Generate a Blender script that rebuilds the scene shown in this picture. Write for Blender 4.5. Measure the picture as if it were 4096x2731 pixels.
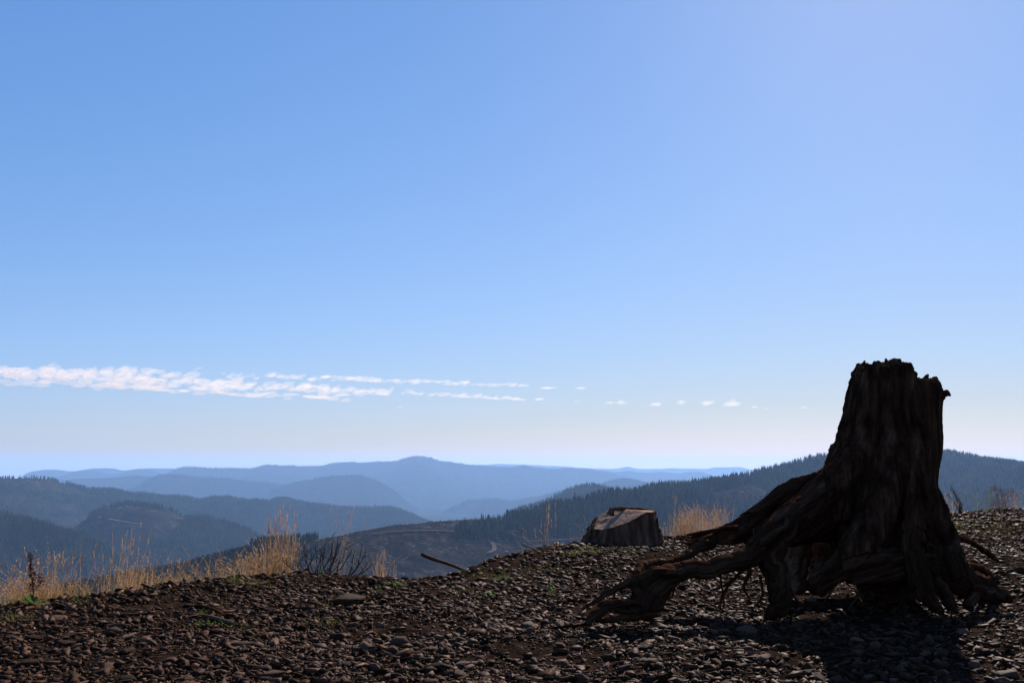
import bpy, bmesh, math, random
import numpy as np
from mathutils import Vector, Matrix

for o in list(bpy.data.objects):
    bpy.data.objects.remove(o, do_unlink=True)
SC = bpy.context.scene
COL = SC.collection
rng = np.random.default_rng(7)
random.seed(7)

# ------------------------------------------------------------------ camera
W, H = 4096.0, 2731.0                      # the photograph's own pixels, used only to measure directions
F = 3900.0                                 # focal length in those pixels
HORIZON = 1850.0
PITCH = math.atan((HORIZON - H / 2) / F)
EYE = 1.05
cam_d = bpy.data.cameras.new('camera')
cam_d.sensor_width = 36.0
cam_d.lens = 36.0 * F / W
cam_d.clip_start = 0.05
cam_d.clip_end = 200000.0
cam = bpy.data.objects.new('camera', cam_d)
cam.location = (0, 0, EYE)
cam.rotation_euler = (math.pi / 2 + PITCH, 0, 0)
COL.objects.link(cam)
SC.camera = cam

# ------------------------------------------------------------------ sky, sun, exposure
SUN_EL = math.radians(31.0)
SUN_AZ = math.radians(22.0)                # to the right of the view direction (+Y)
world = bpy.data.worlds.new('World')
SC.world = world
world.use_nodes = True
nt = world.node_tree
nt.nodes.clear()
sky = nt.nodes.new('ShaderNodeTexSky')
sky.sky_type = 'NISHITA'
sky.sun_disc = False
sky.sun_elevation = SUN_EL
sky.sun_rotation = SUN_AZ
sky.altitude = 500.0
sky.air_density = 1.0
sky.dust_density = 0.22
sky.ozone_density = 3.0
SKY = 0.10
sep = nt.nodes.new('ShaderNodeSeparateColor')
com = nt.nodes.new('ShaderNodeCombineColor')
nt.links.new(sky.outputs[0], sep.inputs[0])
def wmath(op, a, b=None, c=None, clamp=False):
    nd = nt.nodes.new('ShaderNodeMath'); nd.operation = op; nd.use_clamp = clamp
    for k, v in enumerate((a, b, c)):
        if v is None:
            continue
        if isinstance(v, (int, float)):
            nd.inputs[k].default_value = v
        else:
            nt.links.new(v, nd.inputs[k])
    return nd.outputs[0]
lin = [wmath('MULTIPLY', sep.outputs[k], SKY) for k in range(3)]
knee = wmath('MULTIPLY', wmath('SUBTRACT', lin[0], 0.42), 1.9, clamp=True)          # bright, pale sky rolls off as on the camera's sensor
for ch, (gain, gam, roll) in enumerate(((0.76, 0.90, 0.12), (0.76, 0.66, 0.13), (1.0, 0.45, 0.24))):   # colour response, the same in every direction
    v = wmath('MULTIPLY', wmath('POWER', lin[ch], gam), gain / SKY)
    v = wmath('MULTIPLY', v, wmath('MULTIPLY_ADD', knee, -roll, 1.0))
    nt.links.new(v, com.inputs[ch])
bg = nt.nodes.new('ShaderNodeBackground')
bg.inputs['Strength'].default_value = 0.05
wo = nt.nodes.new('ShaderNodeOutputWorld')
nt.links.new(com.outputs[0], bg.inputs['Color'])
nt.links.new(bg.outputs[0], wo.inputs['Surface'])

sun_d = bpy.data.lights.new('sun', 'SUN')
sun_d.energy = 5.0
sun_d.angle = math.radians(0.53)
sun_d.color = (1.0, 0.93, 0.84)
sun = bpy.data.objects.new('sun', sun_d)
sdir = Vector((math.sin(SUN_AZ) * math.cos(SUN_EL), math.cos(SUN_AZ) * math.cos(SUN_EL), math.sin(SUN_EL)))
sun.rotation_euler = sdir.to_track_quat('Z', 'Y').to_euler()
sun.location = (20, 40, 40)
COL.objects.link(sun)

SC.view_settings.view_transform = 'Standard'
SC.view_settings.look = 'None'
SC.view_settings.exposure = 1.0
SC.view_settings.gamma = 1.0
SC.view_settings.use_curve_mapping = False
SC.cycles.use_denoising = True
SC.cycles.transparent_max_bounces = 32
SC.cycles.volume_bounces = 2

# ------------------------------------------------------------------ helpers
def ray(px, py):
    u = (px - W / 2) / F
    v = -(py - H / 2) / F
    return np.array([u, math.cos(PITCH) - v * math.sin(PITCH), math.sin(PITCH) + v * math.cos(PITCH)])

def at(px, py, Y):
    """The point seen in direction (px, py) that stands Y metres ahead."""
    r = ray(px, py)
    return np.array([0, 0, EYE]) + r * (Y / r[1])

def to_px(P):
    P = np.asarray(P, float) - np.array([0, 0, EYE])
    f = P[..., 1] * math.cos(PITCH) + P[..., 2] * math.sin(PITCH)
    u = -P[..., 1] * math.sin(PITCH) + P[..., 2] * math.cos(PITCH)
    return W / 2 + F * P[..., 0] / f, H / 2 - F * u / f

def _h(i, j, k, s):
    n = (i * 374761393 + j * 668265263 + k * 2147483647 + s * 1442695041) & 0xffffffff
    n = ((n ^ (n >> 13)) * 1274126177) & 0xffffffff
    n = ((n ^ (n >> 16)) * 2246822519) & 0xffffffff
    return ((n ^ (n >> 15)) & 0xffffff) / 8388607.5 - 1.0

def noise(x, y=0.0, z=0.0, seed=0):
    x, y, z = np.broadcast_arrays(np.asarray(x, float), np.asarray(y, float), np.asarray(z, float))
    i, j, k = np.floor(x).astype(np.int64), np.floor(y).astype(np.int64), np.floor(z).astype(np.int64)
    fx, fy, fz = x - i, y - j, z - k
    fx, fy, fz = [t * t * t * (t * (t * 6 - 15) + 10) for t in (fx, fy, fz)]
    r = 0.0
    for a in (0, 1):
        for b in (0, 1):
            for c in (0, 1):
                w = (fx if a else 1 - fx) * (fy if b else 1 - fy) * (fz if c else 1 - fz)
                r = r + w * _h(i + a, j + b, k + c, seed)
    return r

def fbm(x, y=0.0, z=0.0, seed=0, octaves=4, gain=0.5):
    r, a, f = 0.0, 1.0, 1.0
    for o in range(octaves):
        r = r + a * noise(np.asarray(x) * f, np.asarray(y) * f, np.asarray(z) * f, seed + o * 17)
        a *= gain
        f *= 2.03
    return r

def mk(name, V, Fc, mat=None, parent=None, smooth=False, attrs=None, **props):
    """One mesh object out of a vertex array and an array of equal-sided faces."""
    V = np.ascontiguousarray(V, np.float32)
    Fc = np.ascontiguousarray(Fc, np.int32)
    me = bpy.data.meshes.new(name)
    n, k = Fc.shape
    me.vertices.add(len(V))
    me.vertices.foreach_set('co', V.ravel())
    me.loops.add(n * k)
    me.loops.foreach_set('vertex_index', Fc.ravel())
    me.polygons.add(n)
    me.polygons.foreach_set('loop_start', np.arange(0, n * k, k, dtype=np.int32))
    me.polygons.foreach_set('loop_total', np.full(n, k, np.int32))
    if smooth:
        me.polygons.foreach_set('use_smooth', np.ones(n, bool))
    for an, av in (attrs or {}).items():
        av = np.ascontiguousarray(av, np.float32)
        if av.ndim == 2:
            me.attributes.new(an, 'FLOAT_VECTOR', 'POINT').data.foreach_set('vector', av.ravel())
        else:
            me.attributes.new(an, 'FLOAT', 'POINT').data.foreach_set('value', av.ravel())
    me.update(calc_edges=True)
    me.validate()
    if mat:
        me.materials.append(mat)
    o = bpy.data.objects.new(name, me)
    COL.objects.link(o)
    if parent:
        o.parent = parent
    for p, v in props.items():
        o[p] = v
    return o

def thing(name, loc, label, category, group=None):
    o = bpy.data.objects.new(name, None)
    o.empty_display_size = 0.1
    o.location = [float(c) for c in loc]
    COL.objects.link(o)
    o['label'] = label
    o['category'] = category
    if group:
        o['group'] = group
    return o

def tag(o, label, category, group=None):
    o['label'] = label
    o['category'] = category
    if group:
        o['group'] = group
    return o

class MB:
    """Collects triangles from several shapes into one mesh."""
    def __init__(s):
        s.v, s.f, s.n, s.a = [], [], 0, []
    def add(s, V, Fc, a=None):
        V = np.asarray(V, float)
        Fc = np.asarray(Fc, int)
        if Fc.shape[1] == 4:
            Fc = np.concatenate([Fc[:, [0, 1, 2]], Fc[:, [0, 2, 3]]])
        s.v.append(V)
        s.f.append(Fc + s.n)
        s.n += len(V)
        if a is not None:
            s.a.append(np.broadcast_to(a, (len(V),) + np.shape(a)[1:] if np.ndim(a) else (len(V),)))
    def build(s, name, mat, parent=None, smooth=False, loc=None, an=None, **props):
        V = np.concatenate(s.v)
        if loc is not None:
            V = V - np.asarray(loc)
        at_ = {an: np.concatenate(s.a)} if (an and s.a) else None
        return mk(name, V, np.concatenate(s.f), mat, parent, smooth, at_, **props)

def catmull(P, n):
    P = np.asarray(P, float)
    Q = np.vstack([2 * P[0] - P[1], P, 2 * P[-1] - P[-2]])
    t = np.linspace(0, len(P) - 1 - 1e-9, n)
    i = np.floor(t).astype(int)
    u = (t - i)[:, None]
    a, b, c, d = Q[i], Q[i + 1], Q[i + 2], Q[i + 3]
    return 0.5 * (2 * b + (c - a) * u + (2 * a - 5 * b + 4 * c - d) * u ** 2 + (3 * b - a - 3 * c + d) * u ** 3)

def tube(P, R, sides=8, rough=0.0, seed=0, squash=None, grain=3.0):
    """A closed, tapering tube along points P with radii R. Returns V, F(quads+caps as tris), grain coordinates."""
    P = np.asarray(P, float)
    n = len(P)
    R = np.broadcast_to(np.asarray(R, float), (n,))
    T = np.gradient(P, axis=0)
    T /= np.linalg.norm(T, axis=1)[:, None] + 1e-12
    up = np.array([0.0, 1.0, 0.0]) if abs(T[0][1]) < 0.9 else np.array([1.0, 0, 0])
    N = np.zeros_like(P)
    a = up - T[0] * np.dot(up, T[0])
    N[0] = a / np.linalg.norm(a)
    for k in range(1, n):
        a = N[k - 1] - T[k] * np.dot(N[k - 1], T[k])
        N[k] = a / (np.linalg.norm(a) + 1e-12)
    B = np.cross(T, N)
    th = np.linspace(0, 2 * np.pi, sides, endpoint=False)
    c, s_ = np.cos(th), np.sin(th)
    L = np.concatenate([[0], np.cumsum(np.linalg.norm(np.diff(P, axis=0), axis=1))])
    rr = R[:, None] * np.ones((1, sides))
    if rough:
        rr = rr * (1 + rough * fbm(c[None, :] * grain + L[:, None] * 1.5, s_[None, :] * grain, L[:, None] * 3.0, seed, 3)
                   + 0.6 * rough * noise(c[None, :] * grain * 2.6, s_[None, :] * grain * 2.6, L[:, None] * 2.0, seed + 5))
    sn = 1.0 if squash is None else np.broadcast_to(np.asarray(squash, float), (n,))[:, None]
    V = P[:, None, :] + (rr * c * sn)[:, :, None] * N[:, None, :] + (rr * s_)[:, :, None] * B[:, None, :]
    G = np.stack([c[None, :] * R[:, None], s_[None, :] * R[:, None], np.broadcast_to(L[:, None], (n, sides))], -1)
    V, G = V.reshape(-1, 3), G.reshape(-1, 3)
    i = np.arange(n - 1)[:, None] * sides
    j = np.arange(sides)[None, :]
    j2 = (j + 1) % sides
    q = np.stack([i + j, i + j2, i + sides + j2, i + sides + j], -1).reshape(-1, 4)
    tri = np.concatenate([q[:, [0, 1, 2]], q[:, [0, 2, 3]]])
    b0, b1 = len(V), len(V) + 1
    V = np.vstack([V, P[0], P[-1]])
    G = np.vstack([G, G[0], G[-3]])
    jj, jj2 = np.arange(sides), (np.arange(sides) + 1) % sides
    e = (n - 1) * sides
    tri = np.vstack([tri, np.stack([jj2, jj, np.full(sides, b0)], -1), np.stack([e + jj, e + jj2, np.full(sides, b1)], -1)])
    return V, tri, G

# ------------------------------------------------------------------ materials
def new_mat(name):
    m = bpy.data.materials.new(name)
    m.use_nodes = True
    n = m.node_tree.nodes
    n.clear()
    return m, n, m.node_tree.links

def surf(name, cols, scale=5.0, rough=0.8, bump=0.0, bscale=None, detail=6.0, attr=None, stretch=(1, 1, 1), spec=0.0,
         translucent=None, objrand=0.0, coord='Object', bdist=0.02):
    """Noise-coloured surface: cols = list of (position, rgb)."""
    m, n, l = new_mat(name)
    out = n.new('ShaderNodeOutputMaterial')
    bs = n.new('ShaderNodeBsdfPrincipled')
    if attr:
        src = n.new('ShaderNodeAttribute')
        src.attribute_name = attr
        vec = src.outputs['Vector']
    else:
        src = n.new('ShaderNodeTexCoord')
        vec = src.outputs[coord]
    mp = n.new('ShaderNodeMapping')
    mp.inputs['Scale'].default_value = stretch
    l.new(vec, mp.inputs['Vector'])
    tx = n.new('ShaderNodeTexNoise')
    tx.inputs['Scale'].default_value = scale
    tx.inputs['Detail'].default_value = detail
    tx.inputs['Roughness'].default_value = 0.62
    l.new(mp.outputs[0], tx.inputs['Vector'])
    cr = n.new('ShaderNodeValToRGB')
    while len(cr.color_ramp.elements) < len(cols):
        cr.color_ramp.elements.new(0.5)
    for e, (p, c) in zip(cr.color_ramp.elements, cols):
        e.position = p
        e.color = (*c, 1)
    fac = tx.outputs['Fac']
    if objrand:
        oi = n.new('ShaderNodeObjectInfo')
        ma = n.new('ShaderNodeMath')
        ma.operation = 'MULTIPLY_ADD'
        l.new(oi.outputs['Random'], ma.inputs[0])
        ma.inputs[1].default_value = objrand
        l.new(fac, ma.inputs[2])
        mb = n.new('ShaderNodeMath')
        mb.operation = 'SUBTRACT'
        mb.inputs[1].default_value = objrand / 2
        l.new(ma.outputs[0], mb.inputs[0])
        fac = mb.outputs[0]
    l.new(fac, cr.inputs['Fac'])
    l.new(cr.outputs['Color'], bs.inputs['Base Color'])
    bs.inputs['Roughness'].default_value = rough
    bs.inputs['Specular IOR Level'].default_value = spec
    if bump:
        t2 = n.new('ShaderNodeTexNoise')
        t2.inputs['Scale'].default_value = bscale or scale * 3
        t2.inputs['Detail'].default_value = 5
        l.new(mp.outputs[0], t2.inputs['Vector'])
        bp = n.new('ShaderNodeBump')
        bp.inputs['Strength'].default_value = bump
        bp.inputs['Distance'].default_value = bdist
        l.new(t2.outputs['Fac'], bp.inputs['Height'])
        l.new(bp.outputs[0], bs.inputs['Normal'])
    res = bs.outputs[0]
    if translucent:
        tr = n.new('ShaderNodeBsdfTranslucent')
        l.new(cr.outputs['Color'], tr.inputs['Color'])
        mx = n.new('ShaderNodeMixShader')
        mx.inputs[0].default_value = translucent
        l.new(res, mx.inputs[1])
        l.new(tr.outputs[0], mx.inputs[2])
        res = mx.outputs[0]
    l.new(res, out.inputs['Surface'])
    return m

# ------------------------------------------------------------------ far land: hills, valley floor, sea
def hill_mat(name, forest, bare, fscale, bscale):
    """Forest floor / canopy colour, with the logged ground where the mesh carries 'bare'."""
    m, n, l = new_mat(name)
    out = n.new('ShaderNodeOutputMaterial')
    bs = n.new('ShaderNodeBsdfPrincipled')
    bs.inputs['Roughness'].default_value = 1.0
    bs.inputs['Specular IOR Level'].default_value = 0.0
    g = n.new('ShaderNodeNewGeometry')
    def ramp(scale, cols, detail=8):
        t = n.new('ShaderNodeTexNoise')
        t.inputs['Scale'].default_value = scale
        t.inputs['Detail'].default_value = detail
        t.inputs['Roughness'].default_value = 0.7
        l.new(g.outputs['Position'], t.inputs['Vector'])
        r = n.new('ShaderNodeValToRGB')
        while len(r.color_ramp.elements) < len(cols):
            r.color_ramp.elements.new(0.5)
        for e, (p, c) in zip(r.color_ramp.elements, cols):
            e.position = p
            e.color = (*c, 1)
        l.new(t.outputs['Fac'], r.inputs['Fac'])
        return r.outputs['Color']
    a = n.new('ShaderNodeAttribute')
    a.attribute_name = 'bare'
    mx = n.new('ShaderNodeMix')
    mx.data_type = 'RGBA'
    l.new(a.outputs['Fac'], mx.inputs[0])
    l.new(ramp(fscale, forest), mx.inputs[6])
    l.new(ramp(bscale, bare), mx.inputs[7])
    l.new(mx.outputs[2], bs.inputs['Base Color'])
    l.new(bs.outputs[0], out.inputs['Surface'])
    return m

FOREST = [(0.3, (0.003, 0.005, 0.003)), (0.5, (0.008, 0.011, 0.006)), (0.72, (0.020, 0.026, 0.012))]
BARE = [(0.34, (0.004, 0.0045, 0.0035)), (0.48, (0.011, 0.0095, 0.007)), (0.60, (0.026, 0.0185, 0.0145)), (0.74, (0.085, 0.066, 0.055))]
M_hill_near = hill_mat('hill_near', FOREST, BARE, 0.05, 0.06)
M_hill_mid = hill_mat('hill_mid', FOREST, BARE, 0.02, 0.022)
M_hill_far = hill_mat('hill_far', FOREST, BARE, 0.006, 0.004)

def inside(px, py, poly):
    poly = np.asarray(poly, float)
    r = np.zeros(np.shape(px), bool)
    j = len(poly) - 1
    for i in range(len(poly)):
        xi, yi = poly[i]
        xj, yj = poly[j]
        r ^= ((yi > py) != (yj > py)) & (px < (xj - xi) * (py - yi) / (yj - yi + 1e-9) + xi)
        j = i
    return r

VALLEY = -360.0
def hill(name, crest, mat, slope=0.35, amp=30.0, wave=500.0, seed=0, step=12, rows=46, base=VALLEY - 30, bare=(), fine=0.0, back=0.5):
    """A hill body: a crest line in plan and height, a front and a back slope, spurs and gullies on both."""
    c = np.asarray(crest, float)
    px = np.arange(c[0, 0], c[-1, 0] + step, step)
    px[-1] = c[-1, 0]
    def mono(xq, xs, ys):                                    # smooth interpolation through the crest points
        h = np.diff(xs); d = np.diff(ys) / h
        m = np.concatenate([[d[0]], np.where(d[:-1] * d[1:] > 0, 2 * d[:-1] * d[1:] / (d[:-1] + d[1:] + 1e-12), 0), [d[-1]]])
        i = np.clip(np.searchsorted(xs, xq) - 1, 0, len(h) - 1)
        t = (xq - xs[i]) / h[i]
        return ((2*t**3-3*t**2+1)*ys[i] + (t**3-2*t**2+t)*h[i]*m[i] + (-2*t**3+3*t**2)*ys[i+1] + (t**3-t**2)*h[i]*m[i+1])
    py = mono(px, c[:, 0], c[:, 1])
    py = py + fine * fbm(px / 40.0, seed=seed + 3, octaves=3)
    Y = np.interp(px, c[:, 0], c[:, 2])
    C = np.array([at(a, b, d) for a, b, d in zip(px, py, Y)])
    depth = np.maximum(C[:, 2] - base, 30.0)
    run = depth / slope
    t = np.linspace(0, 1, rows) ** 1.5
    tb = np.linspace(0, 1, rows // 3)[1:] ** 1.3
    tt = np.concatenate([tb[::-1], t * -1.0])                # back ... crest ... front
    off = np.where(tt[:, None] > 0, tt[:, None] * run[None, :] * back, tt[:, None] * run[None, :])
    X = C[None, :, 0] * (1 + off / C[None, :, 1] * 0.25)
    Yy = C[None, :, 1] + off
    a = np.abs(tt)[:, None]
    prof = np.where(a < 0.12, a * a / 0.24, a - 0.06) / 0.94   # rounded crest
    Z = C[None, :, 2] - prof * depth[None, :]
    nz = fbm(X / wave, Yy / (wave * 1.6), seed=seed, octaves=5)
    gul = np.abs(noise(X / (wave * 0.55), Yy / (wave * 2.2), seed=seed + 9))
    wgt = np.clip(a * 6, 0, 1)
    Z = Z + (nz * amp - gul * amp * 0.9) * wgt
    V = np.stack([X, Yy, Z], -1)
    R_, K_ = X.shape
    i = np.arange(R_ - 1)[:, None] * K_
    j = np.arange(K_ - 1)[None, :]
    q = np.stack([i + j, i + K_ + j, i + K_ + j + 1, i + j + 1], -1).reshape(-1, 4)
    qx, qy = to_px(V)
    b = np.zeros(X.shape)
    for poly in bare:
        jx = 14 * fbm(X / 60, Yy / 60, seed=5, octaves=3)
        jy = 6 * fbm(X / 60, Yy / 60, seed=8, octaves=3)
        b = np.maximum(b, inside(qx + jx, qy + jy, poly) * 1.0)
    b = b * (a < 0.999)
    o = mk(name, V.reshape(-1, 3), q, mat, smooth=True, attrs={'bare': b.ravel()}, kind='structure')
    return dict(obj=o, V=V, bare=b, rows_back=len(tb), qx=qx, qy=qy, name=name)

def D(pts, d):
    return [(a, b, d) for a, b in pts]

H_ = {}
H_['range'] = hill('far_range', [(1500, 1864, 16500), (1900, 1860, 16500), (1990, 1855, 16500), (2150, 1860, 16500), (2300, 1868, 16500), (2400, 1873, 16500),
    (2470, 1872, 16500), (2502, 1866, 16500), (2560, 1875, 16500), (2700, 1872, 16500), (2820, 1875, 16500), (2870, 1867, 16500), (2950, 1868, 16500), (3010, 1876, 16500), (3300, 1880, 16500), (3900, 1876, 16500), (4500, 1884, 16500)],
    M_hill_far, slope=0.2, amp=60, wave=3000, seed=1, step=14, rows=14, fine=1.2)
H_['left_far'] = hill('far_hill', D([(120, 1898), (150, 1886), (210, 1879), (290, 1884), (345, 1876), (400, 1872), (460, 1874), (490, 1881), (560, 1874), (640, 1872), (720, 1874), (790, 1868), (850, 1878), (1000, 1880), (1290, 1862), (1330, 1850), (1400, 1846), (1450, 1852), (1520, 1862)], 13500),
    M_hill_far, slope=0.25, amp=50, wave=2200, seed=2, step=8, rows=16, fine=1.0)
H_['left_far2'] = hill('far_hill', D([(190, 1912), (250, 1902), (330, 1884), (390, 1887), (440, 1897), (490, 1893), (540, 1876), (590, 1877), (640, 1890), (720, 1896), (800, 1890)], 11800),
    M_hill_far, slope=0.3, amp=50, wave=1600, seed=3, step=8, rows=16, fine=1.0)
H_['right_far'] = hill('far_hill', D([(2180, 1890), (2330, 1873), (2400, 1881), (2470, 1887), (2515, 1883), (2560, 1890), (2640, 1887), (2700, 1893), (2760, 1887), (2800, 1887), (2850, 1901), (2900, 1912), (3000, 1925), (3300, 1935)], 12200),
    M_hill_far, slope=0.3, amp=50, wave=1600, seed=4, step=8, rows=16, fine=1.2)
H_['main'] = hill('mountain', D([(560, 1915), (660, 1899), (740, 1870), (830, 1872), (1000, 1873), (1080, 1860), (1150, 1862), (1240, 1866), (1330, 1857), (1420, 1849), (1500, 1848), (1590, 1844), (1620, 1831), (1665, 1824), (1715, 1829), (1760, 1844), (1850, 1855), (1950, 1863), (2050, 1868), (2095, 1861), (2140, 1868), (2230, 1873), (2310, 1873), (2400, 1884), (2500, 1908), (2620, 1945), (2750, 1975)], 10500),
    M_hill_far, slope=0.13, amp=85, wave=1500, seed=5, step=6, rows=44, fine=1.6)
H_['j'] = hill('middle_hill', D([(180, 1925), (300, 1916), (400, 1913), (470, 1907), (540, 1900), (590, 1905), (660, 1914), (760, 1925)], 9000),
    M_hill_far, slope=0.3, amp=50, wave=900, seed=6, step=6, rows=30, fine=1.0)
H_['e1'] = hill('middle_hill', D([(420, 1990), (540, 1955), (600, 1925), (655, 1902), (720, 1901), (800, 1911), (900, 1914), (1000, 1926), (1100, 1935), (1200, 1950), (1350, 1990), (1500, 2040)], 8000),
    M_hill_far, slope=0.3, amp=50, wave=800, seed=7, step=6, rows=40, fine=1.2)
H_['e2'] = hill('middle_hill', D([(1080, 1960), (1200, 1928), (1320, 1908), (1430, 1904), (1490, 1918), (1560, 1955), (1640, 2020), (1730, 2075), (1830, 2120)], 7500),
    M_hill_far, slope=0.3, amp=45, wave=800, seed=8, step=6, rows=40, fine=1.0)
H_['d'] = hill('middle_hill', D([(1660, 2110), (1725, 2074), (1800, 2035), (1880, 2003), (1960, 1996), (2040, 2003), (2150, 1990), (2280, 1960), (2380, 1950), (2450, 1932), (2510, 1921), (2570, 1933), (2650, 1932), (2700, 1924), (2800, 1945), (2950, 1975)], 7200),
    M_hill_far, slope=0.3, amp=45, wave=700, seed=9, step=6, rows=40, fine=1.0)
H_['b'] = hill('forested_hill', D([(1990, 2090), (2080, 2042), (2180, 2012), (2260, 1977), (2320, 1955), (2360, 1947), (2410, 1957), (2470, 1982), (2560, 2010), (2700, 2050)], 3000),
    M_hill_mid, slope=0.32, amp=25, wave=400, seed=10, step=5, rows=44, fine=1.0)
K_BARE = [[(0, 1925), (60, 1914), (190, 1917), (290, 1950), (400, 1985), (330, 1990), (200, 1965), (0, 1945)],
          [(180, 2070), (260, 2062), (370, 2070), (420, 2100), (350, 2130), (230, 2105)],
          [(415, 2035), (530, 2024), (700, 2050), (735, 2075), (690, 2130), (560, 2185), (470, 2200), (410, 2170), (440, 2110)],
          [(0, 1985), (140, 1990), (280, 2014), (350, 2046), (280, 2056), (140, 2036), (0, 2018)],
          [(870, 2070), (960, 2085), (950, 2095), (880, 2085)], [(1400, 2070), (1440, 2080), (1435, 2088), (1405, 2080)]]
H_['k'] = hill('left_hill', [(-420, 1935, 3200), (-200, 1915, 3300), (0, 1914, 3400), (60, 1913, 3400), (130, 1914, 3400), (200, 1919, 3400), (260, 1935, 3500), (380, 1964, 3600), (450, 1966, 3600), (550, 1981, 3700), (650, 1987, 3800), (740, 1992, 3800), (800, 2004, 3800), (860, 1996, 3800), (910, 1994, 3800), (960, 2006, 3900), (1050, 2021, 3900), (1150, 2027, 4000), (1300, 2027, 4000), (1380, 2034, 4000), (1440, 2036, 4000), (1520, 2036, 4000), (1580, 2042, 4000), (1650, 2066, 4000), (1720, 2092, 4000), (1850, 2140, 4000)],
    M_hill_mid, slope=0.26, amp=58, wave=480, seed=11, step=6, rows=80, bare=K_BARE, fine=1.0)
H_['m'] = hill('forested_spur', D([(200, 2190), (290, 2110), (380, 2058), (470, 2026), (540, 2022), (620, 2034), (700, 2056), (735, 2072), (800, 2066), (860, 2078), (930, 2100), (1000, 2122), (1060, 2165), (1200, 2230)], 2500),
    M_hill_mid, slope=0.3, amp=26, wave=300, seed=12, step=6, rows=50, bare=K_BARE, fine=1.0)
H_['n'] = hill('forested_slope', D([(-420, 2010), (-200, 2030), (0, 2054), (150, 2092), (300, 2135), (400, 2178), (480, 2236), (560, 2300), (700, 2380)], 1900),
    M_hill_mid, slope=0.3, amp=24, wave=280, seed=13, step=8, rows=50, fine=1.0)
A_BARE = [[(1200, 2190), (1330, 2140), (1500, 2100), (1600, 2085), (1850, 2065), (2020, 2065), (2030, 2088), (1900, 2102), (1830, 2112), (1800, 2150), (2040, 2162), (2300, 2146), (2620, 2134), (2900, 2120), (3300, 2100), (3300, 2450), (1000, 2450), (1100, 2280), (1350, 2215)],
          [(2790, 1992), (2880, 1958), (3010, 1940), (3080, 1958), (3085, 1990), (2980, 2000), (2880, 2006)]]
H_['a'] = hill('right_hill', [(250, 2345, 700), (500, 2300, 760), (700, 2264, 800), (850, 2228, 830), (950, 2204, 850), (1060, 2178, 900), (1200, 2166, 950), (1300, 2152, 1000), (1500, 2114, 1100), (1600, 2099, 1150), (1850, 2079, 1250), (2020, 2076, 1300), (2300, 2024, 1400), (2600, 1970, 1500), (2900, 1926, 1700), (3100, 1882, 1900), (3290, 1842, 2100), (3500, 1816, 2300), (3770, 1820, 2400), (3950, 1849, 2300), (4096, 1867, 2250), (4400, 1892, 2200), (4900, 1930, 2100)],
    M_hill_near, slope=0.22, amp=15, wave=190, seed=14, step=6, rows=90, base=-230, bare=A_BARE, fine=0.8)

def drape(h, pts, width, lift, n=60):
    """A ribbon of track laid on a hill's front slope through the points (px, py)."""
    C = catmull(pts, n)
    V, qx_, qy_, rb = h['V'], h['qx'], h['qy'], h['rows_back']
    out = []
    for a, b in C:
        j = int(np.argmin(np.abs(qx_[rb] - a)))
        col = qy_[rb:, j]
        m_ = np.maximum.accumulate(col)
        out.append([np.interp(b, m_, V[rb:, j, c]) for c in range(3)])
    P = np.array(out)
    k = np.ones(7) / 7
    P = np.stack([np.convolve(np.pad(P[:, c], 3, mode='edge'), k, 'valid') for c in range(3)], -1)
    P[:, 2] += lift
    T = np.gradient(P, axis=0); T[:, 2] = 0; T /= np.linalg.norm(T, axis=1)[:, None] + 1e-9
    N = np.stack([-T[:, 1], T[:, 0], np.zeros(n)], -1) * width / 2
    N[:, 1] *= 2.0
    i = np.arange(n - 1)
    return np.stack([P - N, P + N], 1).reshape(-1, 3), np.stack([2 * i, 2 * i + 1, 2 * i + 3, 2 * i + 2], -1)
M_track = hill_mat('track', [(0.3, (0.05, 0.04, 0.033)), (0.7, (0.11, 0.085, 0.07))], BARE, 0.1, 0.1)
for hk, pts, w_ in (('m', [(455, 2068), (520, 2076), (590, 2086), (660, 2098)], 7), ('m', [(440, 2150), (520, 2122), (600, 2104), (680, 2110)], 6), ('k', [(120, 2068), (200, 2072), (280, 2076), (350, 2082)], 8),
                    ('a', [(1925, 2132), (1950, 2150), (1975, 2175), (1985, 2200), (1960, 2215)], 5), ('a', [(1500, 2140), (1620, 2128), (1760, 2126), (1830, 2130)], 4), ('a', [(2050, 2170), (2250, 2160), (2420, 2152)], 4)):
    v, f = drape(H_[hk], pts, w_, 1.6)
    mk('dirt_track', v, f, M_track, kind='structure')
g = 40000.0
M_valley = hill_mat('valley_floor', FOREST, BARE, 0.004, 0.004)
mk('valley_floor', [(-g, 300, VALLEY), (g, 300, VALLEY), (g, 14500, VALLEY), (-g, 14500, VALLEY)], [(0, 1, 2, 3)], M_valley, kind='structure')
m, n, l = new_mat('sea')
out = n.new('ShaderNodeOutputMaterial'); bs = n.new('ShaderNodeBsdfPrincipled')
bs.inputs['Base Color'].default_value = (0.02, 0.05, 0.07, 1); bs.inputs['Roughness'].default_value = 0.32
l.new(bs.outputs[0], out.inputs['Surface'])
M_sea = m
mk('sea', [(-g, 14400, VALLEY - 2), (g, 14400, VALLEY - 2), (g, 17600, VALLEY - 2), (-g, 17600, VALLEY - 2)], [(0, 1, 2, 3)], M_sea, kind='structure')

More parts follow.
